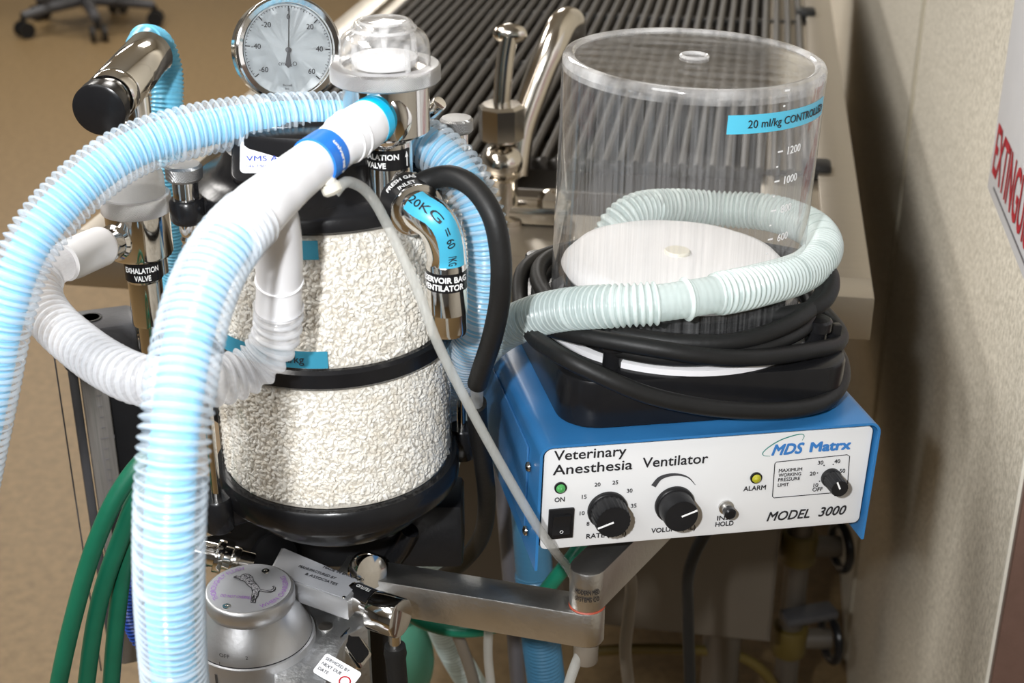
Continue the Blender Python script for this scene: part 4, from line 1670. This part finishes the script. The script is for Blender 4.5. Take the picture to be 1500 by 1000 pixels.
for fr_ in (.155, .205):
    M_, r_ = fit_at(fr_)
    O('ridge', MB().torus(M_, r_ + .0000, .0007, 48, 8), whitep, bc)
M_, r_ = fit_at(.36)
bnd = O('blue_band', MB().lathe([(r_ - .0004, -.0075), (r_ + .0007, -.0072), (r_ + .0012, .0072), (r_ - .0002, .0075)], M_, 56), bandb, bc, 'blue printed band')
tx = MB()
Mb = M_ @ Mx.Rotation(pi, 4, 'X')
cdir = Mb.inverted().to_3x3() @ (CAM - M_.translation)
text_cyl(tx, 'universal F', Mb, r_ + .0015, atan2(cdir.y, cdir.x) + .5, -.0008, .020, .0024, .03)
O('band_lettering', tx, whitei, bnd)
# sampling port
sp0 = Q(474, 250, .725)
sp1_ = Q(489, 283, .722)
O('sampling_port', MB().lathe([(.0042, -.006), (.0042, .007), (.0056, .008), (.0056, .012), (.0040, .0135), (0, .014)], frame(sp0, sp1_ - sp0), 28), cream, bc, 'cream sampling port')
# main hose
mh = [(365, 322, .668), (335, 355, .650), (308, 400, .632), (287, 455, .612), (272, 520, .592), (260, 600, .572), (252, 690, .560), (248, 780, .558), (248, 870, .562), (253, 960, .572), (262, 1060, .585)]
mr_ = [.0152, .0154] + [.0155] * (len(mh) - 2)
O('outer_tube', hose(MB(), [Q(*p) for p in mh], mr_, .0044, .0013, 32, 6), hoseclear, bc, 'clear corrugated outer tube', mat2=hoserib, ang=180)
mh2 = [(340, 350, .655)] + mh[2:]
O('inner_tube', hose(MB(), [Q(*p) for p in mh2], .0108, .0030, .0005, 24, 4), inner, bc, 'blue inner tube')
# branch to the exhalation valve
ql = [(395, 300, .692, .0125), (404, 330, .702, .0126), (408, 370, .712, .0126), (409, 415, .720, .0124), (408, 455, .724, .0126)]
dd2, rr2 = spline([Q(p[0], p[1], p[2]) for p in ql], 10, [p[3] for p in ql])
O('branch_limb', MB().tube(dd2, rr2, 40), whitep, bc, 'white plastic branch')
M_ = frame(Q(409, 410, .719), Q(409, 425, .722) - Q(409, 400, .717))
O('ridge', MB().torus(M_, .0126, .0006, 48, 8), whitep, bc)
br = [(408, 448, .723), (407, 475, .726), (397, 508, .727), (374, 535, .724), (340, 552, .716), (300, 560, .706), (255, 562, .703), (205, 556, .712), (158, 535, .735), (115, 505, .762), (77, 470, .79), (58, 437, .812), (60, 408, .832), (85, 388, .85), (112, 376, .862)]
O('exhalation_tube', hose(MB(), [Q(*p) for p in br], [.0126] * 4 + [.0132] * (len(br) - 5) + [.0128], .0068, .0014, 30, 8, ((.235, .255), (.90, 1.0))), hosewhite, bc, 'milky corrugated tube', mat2=whiterib, ang=180)
cf = [(94, 384, .852, .0126), (108, 378, .860, .0132), (128, 369, .871, .0132), (147, 361, .882, .0132), (150, 360, .884, .0124)]
dd3, rr3 = spline([Q(p[0], p[1], p[2]) for p in cf], 8, [p[3] for p in cf])
O('end_cuff', MB().tube(dd3, rr3, 40), whitep, bc, 'white end cuff')

# clear sampling line
sl = [(490, 283, .722), (503, 268, .725), (522, 270, .735), (545, 290, .748), (575, 345, .757), (610, 420, .752), (640, 500, .748), (690, 600, .752), (745, 700, .758), (785, 768, .765), (812, 806, .785), (832, 832, .825), (845, 860, .85), (850, 900, .855)]
sq, _, _ = resample(spline([Q(*p) for p in sl], 16), .003)
top('sampling_line', MB().tube(sq, .0030, 16), tubeclear, 'thin clear plastic line running diagonally from the white fitting', 'tube', sq[0])

# ================================================================== MACHINE STAND
psx = V((CX, CY, 0)) + HD * .045 + RT * .012
stn = T('machine_stand', 'black stand holding the granule canister on a floor pole', 'stand', (psx.x, psx.y, 0))
O('pole', MB().cyl((psx.x, psx.y, .10), (psx.x, psx.y, .962), .019), blackm, stn)
O('mounting_block', MB().box((.25, .045, .052), frame(V((psx.x, psx.y, .936)), UP, RT) @ TR((-.055, -.002, 0)), .004), blackm, stn)  # widened to the left as added dark filler below the bowl
bk = [Q(600, 776, .862), Q(588, 800, .866), Q(574, 822, .868), Q(569, 850, .866), Q(569, 900, .862)]
bq, _, _ = resample(spline(bk, 10), .003)
O('strut', MB().tube(bq, .0068, 16), black, stn)
sidep = Q(548, 960, .90)
O('side_post', MB().cyl(V((sidep.x, sidep.y, .09)), V((sidep.x, sidep.y, .925)), .0055), tanhose, stn)
for k in range(4):
    a = radians(35 + 90 * k)
    e_ = V((psx.x + .26 * cos(a), psx.y + .26 * sin(a), .075))
    lg_ = O('base_leg', MB().tube([V((psx.x, psx.y, .115)), e_], [.026, .020], 12), blackm, stn)
    w_ = MB().cyl(e_ - V((0, 0, .005)), e_ - V((0, 0, .035)), .010)
    w_.cyl(V((e_.x - sin(a) * .012, e_.y + cos(a) * .012, .0305)), V((e_.x + sin(a) * .012, e_.y - cos(a) * .012, .0305)), .030)
    O('caster', w_, rubber, lg_)

# ================================================================== VAPORIZER
vc = Q(365, 861, .79)
vz = vc.z
VM = TR((vc.x, vc.y, vz))
va = T('vaporizer', 'round cast metal vaporizer with purple lettering on its lid, bottom left', 'vaporizer', (vc.x, vc.y, vz - .13))
acv = ang_to_cam(vc)
cap = O('lid', MB().lathe([(.0, 0), (.0275, 0), (.0288, -.0006), (.0296, -.0022), (.0296, -.0085), (.0285, -.0115), (.0270, -.0135), (.0265, -.016)], VM, 72), satin, va)
O('dial_skirt', MB().lathe([(.0265, -.0125), (.0290, -.0160), (.0345, -.0235), (.0385, -.0320), (.0390, -.0345), (.0360, -.0350)], VM, 80, False, False), satin, va)
O('lid_plate', MB().lathe([(.0, .0), (.0272, .0), (.0272, .0003), (.0, .0003)], VM, 72), printplate, cap)
O('drum', MB().lathe([(.0385, -.0350), (.0408, -.0355), (.0412, -.0370), (.0412, -.062), (.0425, -.064), (.0425, -.125), (.040, -.128), (0, -.128)], VM, 80), satin, va)
O('groove', MB().lathe([(.0362, -.0348), (.0392, -.0349), (.0392, -.0358), (.0362, -.0358)], VM, 72, False, False), ink, va)
# ring of purple lettering on the lid
LMx = VM @ Mx.Rotation(acv + pi / 2, 4, 'Z')   # local -y towards the camera, x to the right


def text_ring(mb, s, M, R, a_mid, height, span, off=.01):
    """text on a circle in the local xy plane, tops outward"""
    vs, fs, w = text2d(s, 1.0, off)
    out = []
    for x, y in vs:
        a = a_mid + span / 2 - span * x / w
        r = R + y * height / .7
        out.append((r * cos(a), r * sin(a), 0))
    return mb.add(out, fs, M)


def text_ring_in(mb, s, M, R, a_mid, height, span, off=.01):
    vs, fs, w = text2d(s, 1.0, off)
    out = []
    for x, y in vs:
        a = a_mid - span / 2 + span * x / w
        r = R - y * height / .7
        out.append((r * cos(a), r * sin(a), 0))
    return mb.add(out, fs, M)


tx = MB()
text_ring(tx, 'THOROUGHLY FLUSH', LMx @ TR((0, 0, .0006)), .0215, radians(150), .0036, radians(108), 0)
text_ring_in(tx, 'WHEN CHARGING', LMx @ TR((0, 0, .0006)), .0252, radians(-28), .0036, radians(96), 0)
text_on(tx, 'DO NOT OVERFILL', LMx @ TR((-.019, -.0065, .0006)) @ Mx.Rotation(radians(-20), 4, 'Z'), .021, .0030, 0)
O('lid_lettering', tx, purplei, cap, 'purple lettering')
# leaping spotted cat emblem
cat_px = [(342, 845), (346, 843), (352, 844), (355, 841), (360, 840), (365, 841), (370, 845), (371, 850), (374, 853), (379, 859), (381, 863), (390, 864.5), (397, 864), (400, 862), (400.5, 859.5), (399, 858.5), (401.5, 858), (403.5, 860), (402, 864), (397, 866.5), (388, 866.5), (380, 864.5), (378, 867), (377.5, 872), (374, 877), (373.5, 882), (370.5, 882), (373, 875), (372, 871), (370, 875), (370, 881), (367.5, 882), (368.5, 874), (369.5, 867), (368.5, 861), (363, 857), (358, 851), (353, 849.5), (348, 846.5)]
ctv = []
for p in cat_px:
    q = QZ(p[0], p[1], vz + .0008)
    ctv.append(q)
bm = bmesh.new()
f_ = bm.faces.new([bm.verts.new(q) for q in ctv])
bmesh.ops.triangulate(bm, faces=[f_])
catm = mottled('cat_print', (.02, .02, .03), (.42, .42, .45), 900, .5, .0, 100, .46, .52)
O('cat_emblem', MB().frombm(bm), catm, cap, 'black leaping cat emblem')
ol = MB()
for i in range(len(ctv)):
    ol.tube([ctv[i], ctv[(i + 1) % len(ctv)]], .00022, 6)
O('cat_outline', ol, ink, cap)
for px, py in ((389, 836.5), (332, 888)):
    q = QZ(px, py, vz + .0003)
    O('lid_screw', MB().lathe([(.0028, 0), (.0026, .0006), (.0012, .0006), (.0010, .0001), (0, .0001)], TR(q), 20), chrome, cap)
tx = MB()
hs = [(-.0345, -.0265)]
text_cyl(tx, 'OFF', VM, .0376, acv - .55, -.0290, None, .0030, .0)
text_cyl(tx, '2', VM, .0376, acv - .15, -.0290, None, .0026, .0)
text_cyl(tx, 'I', VM, .0396, acv - .62, -.0345, None, .0030, .0)
patch_cyl(tx, VM, .0416, acv - .70, acv - .66, -.050, -.041, 4)
O('dial_marks', tx, darkgrey, va)
# cast body to the right
zc = vz - .041
bodyp = [(440, 878), (478, 872), (520, 880), (540, 892), (538, 914), (512, 928), (500, 948), (488, 975), (472, 1015), (400, 1020), (400, 930)]
bpoly = [QZ(p[0], p[1], zc) for p in bodyp]
O('cast_body', MB().prism([(q.x - vc.x, q.y - vc.y) for q in bpoly][::-1], .09, TR((vc.x, vc.y, zc - .09)), .003), cast, va)
for px, py in ((499, 896), (477, 918)):
    q = QZ(px, py, zc)
    O('plug', MB().lathe([(.0052, 0), (.0050, .0008), (0, .0010)], TR(q), 24), alu, va)
# sight glass
gp0 = QZ(516, 950, zc - .012)
gfr = frame(gp0, (CAM - gp0).normalized() * .4 + RT * .7 + UP * .35, UP)
sgf = O('sight_frame', MB().prism(rrect(.026, .020, .004, 3), .010, gfr @ TR((0, 0, -.006)), .0015), chrome, va)
O('sight_glass', MB().prism(rrect(.020, .014, .003, 3), .0005, gfr @ TR((0, 0, .0042))), black, sgf)
# paper label
lq = QZ(494, 985, zc + .002)
lfm = frame(lq, UP * .8 + (CAM - lq).normalized() * .6, RT * .8 - HD * .5)
stk = O('paper_label', MB().prism(rrect(.028, .016, .002, 3), .0006, lfm), labelw, va, 'white paper sticker')
tx = MB()
for i, s_ in enumerate(('SERVICED BY', 'NEXT DUE', 'DATE')):
    text_on(tx, s_, lfm @ TR((-.012, .0035 - .0042 * i, .0008)), None, .0022, .004)
O('label_lettering', tx, darkgrey, stk)
O('red_stamp', MB().torus(lfm @ TR((.008, -.003, .0009)), .0035, .0005, 24, 6), redi, stk)
# manifold bar and name plate
zp = vz - .006
a_, b_, c_, d_ = QZ(412, 800, zp), QZ(533, 851, zp), QZ(509, 879, zp), QZ(392, 838, zp)
ctr = (a_ + b_ + c_ + d_) / 4
mfb = O('manifold_bar', MB().prism([(q.x - ctr.x, q.y - ctr.y) for q in (d_, c_, b_, a_)], .016, TR((ctr.x, ctr.y, zp - .0165)), .0015), satin, va)
ins = [ctr + (q - ctr) * .93 for q in (d_, c_, b_, a_)]
npl = O('name_plate', MB().prism([(q.x - ctr.x, q.y - ctr.y) for q in ins], .0006, TR((ctr.x, ctr.y, zp - .0004))), printplate, va, 'engraved name plate')
ex_ = (c_ - d_).normalized()
NM = frame(V((d_.x, d_.y, zp + .0004)), UP, ex_)
tx = MB()
Wd = (c_ - d_).length
Hd = (a_ - d_).dot(UP.cross(ex_))
text_on(tx, 'MADE IN ENGLAND', NM @ TR((Wd * .45, Hd * .74, 0)), Wd * .5, .0026, .004)
text_on(tx, 'MANUFACTURED BY', NM @ TR((Wd * .22, Hd * .50, 0)), Wd * .46, .0026, .004)
text_on(tx, '& ASSOCIATES', NM @ TR((Wd * .36, Hd * .32, 0)), Wd * .40, .0026, .004)
O('plate_lettering', tx, ink, npl)
for q in (b_, c_):
    O('rivet', MB().sphere(TR(ctr + (q - ctr) * .90 + UP * .0004), .0014, 1, 1, .5, 12, 8), chrome, npl)
# chrome inlet on the left
t0, t1 = Q(285, 805, .835), Q(372, 826, .835)
O('inlet_pipe', MB().cyl(t0, t1, .0085, bev=.001), chrome, va)
for px, r_, mt_ in ((322, .0120, chrome), (345, .0098, dchrome)):
    c = t0.lerp(t1, (px - 285) / 87)
    O('pipe_ring', MB().cyl(c - (t1 - t0).normalized() * .003, c + (t1 - t0).normalized() * .003, r_, seg=32, bev=.0008), mt_, va)
q = Q(405, 822, .865)
O('round_cap', MB().lathe([(.016, 0), (.018, .003), (.018, .012), (.015, .016), (0, .017)], frame(q, (CAM - q).normalized() + UP * .4), 36), black, va)
# chrome T-piece on the right
t0, t1 = Q(516, 872, .803), Q(552, 888, .790)
O('outlet_pipe', MB().cyl(t0, t1 + (t1 - t0) * .2, .0098), chrome, va)
lbm = frame(t0.lerp(t1, .5), t1 - t0, UP)
olb = O('outlet_label', patch_cyl(MB(), lbm, .0101, radians(-38), radians(52), -.0085, .0085, 12), black, va, 'small black label')
tx = MB()
Mo = lbm @ Mx.Rotation(pi, 4, 'X')
text_cyl(tx, 'OUTLET', frame(t0.lerp(t1, .5), t1 - t0, UP), .0104, radians(10), 0, .001, .0001, 0)
tx = MB()
for i, s_ in enumerate(('OUTLET',)):
    vs, fs, w = text2d(s_, 1, .02)
    out = []
    for x, y in vs:
        zz_ = -.006 + .012 * x / w
        aa = radians(-8) + (y / .7) * .0028 / .0104 * 1.0
        out.append((.0104 * cos(aa), .0104 * sin(aa), zz_))
    # up on the label = away from the viewer (towards larger f): choose the sign that keeps it upright
    tx.add(out, fs, lbm)
O('outlet_lettering', tx, whitei, olb)
u0, u1 = Q(548, 893, .789), Q(588, 906, .778)
ud = (u1 - u0).normalized()
O('tee_barrel', MB().cyl(u0, u1, .0134, seg=40, bev=.0012), chrome, va)
q = Q(530, 843, .83)
O('back_cap', MB().lathe([(.0105, 0), (.0128, .002), (.0128, .011), (.0115, .0135), (.006, .0145), (0, .0148)], frame(q + HD * .008, -HD * .7 + RT * .5 + UP * .3), 36), chrome, va)
w0 = u0.lerp(u1, .72)
O('hose_barb', MB().cyl(w0 - UP * .008, w0 - UP * .028, .0042), chrome, va)
top('outlet_hose', MB().tube([w0 - UP * .0235, w0 - UP * .030, w0 - UP * .034, w0 - UP * .06 + RT * .001, w0 - UP * .11 + RT * .002], [.0070, .0078, .0070, .0068, .0068], 24), rubber,
    'short black hose hanging under the chrome tee piece', 'hose', w0 - UP * .04)
# chrome bits below the left lug
O('side_fitting', MB().cyl(Q(290, 776, .83), Q(338, 768, .83), .0055, bev=.001), chrome, va)
O('vaporizer_mount', MB().cyl(V((vc.x, vc.y, vz - .10)) + HD * .03, V((psx.x, psx.y, vz - .10)), .012), blackm, va)

# ================================================================== FLOWMETER
fo = Q(148, 520, 1.0)
fzt = fo.z
fzb = Q(170, 960, 1.0).z
FM_ = frame(V((fo.x, fo.y, 0)), UP, RT + HD * .35)
fl = T('flowmeter', 'tall black flowmeter with a clear scale tube, left of the canister', 'flowmeter', (fo.x, fo.y, fzb))
ht = fzt - fzb


def fbx(x, y, w, d, z0, z1, bev=.0015):
    return MB().box((w, d, z1 - z0), FM_ @ TR((x, y, (z0 + z1) / 2)), bev)


O('back_channel', fbx(.012, .010, .040, .022, fzb, fzt), blackm, fl)
O('scale_tube', fbx(-.008, -.004, .020, .010, fzb, fzt, .003), pm('dark_glass', (.16, .15, .14), .12, 0, .4, 30, coat=.6, stretch=(60, 60, 1)), fl, 'dark glass scale tube')
O('side_frame', fbx(-.0225, .002, .007, .020, fzb, fzt), darkgrey, fl)
sc_ = MB()
for i in range(26):
    z = fzb + .03 + i * (ht - .05) / 25
    sc_.box((.006 if i % 5 == 0 else .003, .0003, .0006), FM_ @ TR((-.006, -.0094, z)))
    if i % 5 == 0:
        text_on(sc_, str(i // 5), FM_ @ TR((.0, -.0095, z - .001)) @ Mx.Rotation(pi / 2, 4, 'X'), None, .003)
O('scale_marks', sc_, greyhose, fl)
hb = O('head_block', fbx(.000, .004, .056, .040, fzt - .004, fzt + .030, .004), darkgrey, fl)
O('socket', MB().lathe([(.0085, .0), (.0085, .0005), (.007, .0005), (.007, -.0), ], FM_ @ TR((-.004, .004, fzt + .0305)), 28), black, hb)
O('clear_cover', fbx(-.034, -.004, .0012, .012, fzb, fzt + .01, .0003), darkgrey, fl)
O('connector', MB().cyl(FM_ @ V((.026, .006, fzt + .016)), FM_ @ V((.060, .010, fzt + .022)), .0085, bev=.001), dchrome, fl)
O('mount_post', MB().cyl(FM_ @ V((.046, .012, .09)), FM_ @ V((.046, .012, fzt + .012)), .010), blackm, fl)
O('foot', MB().lathe([(.06, 0), (.06, .02), (.02, .035), (.012, .1)], FM_ @ TR((.046, .012, 0)), 32), blackm, fl)
O('lower_bracket', fbx(.02, .011, .06, .014, fzb - .004, fzb + .016), blackm, fl)

# green coiled hose at lower left
gpts = []
gl_ = [((218, 668, .80), (178, 715, .79), (140, 795, .782), (106, 910, .778), (84, 1010, .776), (70, 1090, .78)),
       ((245, 690, .815), (206, 722, .803), (176, 790, .796), (146, 880, .79), (128, 990, .788), (122, 1090, .79)),
       ((250, 720, .82), (205, 745, .812), (186, 800, .805), (174, 880, .80), (163, 1000, .798), (160, 1090, .80))]
back_ = [((270, 1100, .83), (282, 900, .835), (270, 740, .83)), ((285, 1100, .84), (290, 900, .842), (275, 750, .838))]
path = [Q(*p) for p in gl_[0]]
path += [Q(150, 1150, .80)] + [Q(*p) for p in back_[0]] + [Q(*p) for p in gl_[1]]
path += [Q(200, 1150, .81)] + [Q(*p) for p in back_[1]] + [Q(*p) for p in gl_[2]]
path = [Q(262, 700, .82), Q(246, 664, .81)] + path
gq, _, _ = resample(spline(path, 14), .004)
top('oxygen_hose', MB().tube(gq, .0059, 20), greenh, 'dark green hose hanging in loops at the lower left', 'hose', gq[0])
# blue hose peeking behind the main hose
bqp = [(205, 800, .86), (193, 850, .86), (191, 890, .86), (205, 930, .86), (230, 960, .86), (250, 1030, .87)]
top('coiled_blue_tube', hose(MB(), [Q(*p) for p in bqp], .0075, .003, .0007, 18, 6), darkblueh, 'deep blue ribbed tube peeking out beside the green loops', 'hose', Q(*bqp[0]))

# ================================================================== UNDER THE ARM
lg2 = [(590, 886, .98), (610, 905, .975), (650, 920, .97), (700, 922, .965), (745, 908, .955), (785, 880, .95), (815, 845, .945), (850, 800, .95), (880, 740, .97)]
gq, _, _ = resample(spline([Q(*p) for p in lg2], 12), .004)
top('green_supply_hose', MB().tube(gq, .0060, 20), pm('mid_green_rubber', (.008, .17, .10), .35, 0, .2, 60), 'bright green hose curving under the grey arm', 'hose', gq[0])
gb = Q(590, 965, 1.12)
bg = MB().sphere(frame(gb, UP), .030, 1, 1, 1.6, 32, 18)
bag = T('reservoir_bag', 'pale green rubber bag hanging behind the chrome tee piece', 'bag', gb)
O('bag_body', bg, greenl, bag)
O('bag_neck', MB().cyl(gb + UP * .042, gb + UP * .075, .012, .010), greenl, bag)
nh = [(772, 690, 1.06), (777, 760, 1.04), (782, 830, 1.03), (787, 880, 1.03), (793, 940, 1.035), (802, 1010, 1.04), (815, 1090, 1.05)]
hz = [Q(*p) for p in nh]
top('blue_drain_hose', hose(MB(), hz, .0165, .004, .0006, 26, 6, ((0, .3),)), navyhose, 'dull blue hose hanging below the ventilator’s left corner'.replace('’', ''), 'hose', hz[0])
for pts, r_, mt_, nm, lab in (
    ([(718, 560, 1.06), (735, 700, 1.07), (748, 850, 1.08), (760, 1010, 1.09), (770, 1090, 1.1)], .0072, greyhose, 'grey_hose', 'dark grey hose hanging just left of the dull blue hose'),
    ([(721, 880, .95), (716, 920, .95), (715, 960, .952), (720, 1010, .955), (728, 1080, .96)], .0038, tubeclear, 'clear_drain_tube', 'thin clear tube hanging below the middle of the grey arm'),
    ([(645, 880, 1.01), (668, 925, 1.01), (690, 985, 1.015), (705, 1050, 1.02)], .0052, tanhose, 'brown_tube', 'thin brown tube slanting in front of the pale green hose'),
    ([(859, 938, .80), (846, 965, .795), (832, 1005, .792), (815, 1070, .795)], .0036, tubeclear, 'joint_tube', 'clear tube leaving the pin under the arm joint'),
    ([(905, 800, 1.10), (924, 850, 1.10), (921, 900, 1.10), (916, 950, 1.10), (922, 1010, 1.10), (930, 1080, 1.1)], .0058, tanhose, 'tan_tube', 'tan tube hanging below the rate knob behind the arm joint')):
    q_, _, _ = resample(spline([Q(*p) for p in pts], 12), .004)
    top(nm, MB().tube(q_, r_, 18), mt_, lab, 'tube', q_[0])
# pipes with valves right of the tub
px0 = Q(1160, 900, 1.60)
pw = T('water_pipe', 'dim steel pipe with yellow valve bodies under the wet table, by the wall', 'pipe', (px0.x, px0.y, 0))
O('riser', MB().cyl((px0.x, px0.y, 0), (px0.x, px0.y, .86), .016), MATS['leg_steel'], pw)
for py in (800, 935):
    c = V((px0.x, px0.y, Q(1160, py, 1.60).z))
    vb_ = O('valve_body', MB().cyl(c - UP * .022, c + UP * .022, .024, bev=.004), yellow, pw)
    side = RT * .055
    O('bonnet', MB().cyl(c, c + side, .014), stain, vb_)
    O('handle', MB().torus(frame(c + side, RT + HD * .2, UP), .030, .006, 32, 10), black, vb_)
c = V((px0.x - .005, px0.y, Q(1160, 880, 1.60).z))
O('lever_handle', MB().box((.075, .03, .012), frame(c + RT * .02 - HD * .03, UP, RT + HD * .3), .004), darkgrey, pw)
yp = [(840, 955, 1.5), (960, 950, 1.5), (1080, 960, 1.52), (1120, 985, 1.52), (1150, 1040, 1.53)]
q_, _, _ = resample(spline([Q(*p) for p in yp], 12), .01)
top('yellow_hose', MB().tube(q_, .007, 14), yellow, 'dim yellow hose low in the dark under the wet table', 'hose', q_[0])

# ================================================================== LIGHT
def area(name, loc, tgt, size, power, col=(1, 1, 1), sy=None):
    L = bpy.data.lights.new(name, 'AREA')
    L.energy = power
    L.color = col
    L.size = size
    if sy:
        L.shape = 'RECTANGLE'
        L.size_y = sy
    o = bpy.data.objects.new(name, L)
    COL.objects.link(o)
    o.location = loc
    d = V(tgt) - V(loc)
    o.rotation_euler = d.to_track_quat('-Z', 'Y').to_euler()
    return o


area('flash_lamp', (-.13, -.04, 1.57), (-.02, .95, 1.06), .03, 12.5, (.97, .985, 1))
area('bounce_fill', (-.9, -1.4, 2.62), (-.2, .8, 1.0), 1.1, 24, (.98, .99, 1), 1.1)  # added soft fill, stands for flash bounced off the ceiling
for i, (x, y) in enumerate(((-1.2, .2), (-2.6, 2.4), (-1.0, 4.6), (-3.2, 5.6))):
    area('ceiling_lamp', (x, y, 2.66), (x, y, 0), .6, 58, (1, .97, .93), 1.2)

w = bpy.data.worlds.new('world')
sc.world = w
w.use_nodes = True
w.node_tree.nodes['Background'].inputs[0].default_value = (1, .97, .92, 1)
w.node_tree.nodes['Background'].inputs[1].default_value = .25

# ================================================================== CAMERA
cam = bpy.data.cameras.new('camera')
cam.sensor_width = 36
cam.lens = F / 1500 * 36
cam.dof.use_dof = True
cam.dof.focus_distance = .92
cam.dof.aperture_fstop = 11
cam.clip_start = .02
co = bpy.data.objects.new('camera', cam)
COL.objects.link(co)
co.location = CAM
co.rotation_euler = (pi / 2 - P, 0, A)
sc.camera = co
sc.cycles.transparent_max_bounces = 32
sc.cycles.max_bounces = 10
sc.view_settings.view_transform = 'Standard'
sc.view_settings.look = 'None'
sc.view_settings.gamma = 1
sc.view_settings.exposure = -0.15
sc.view_settings.use_curve_mapping = False
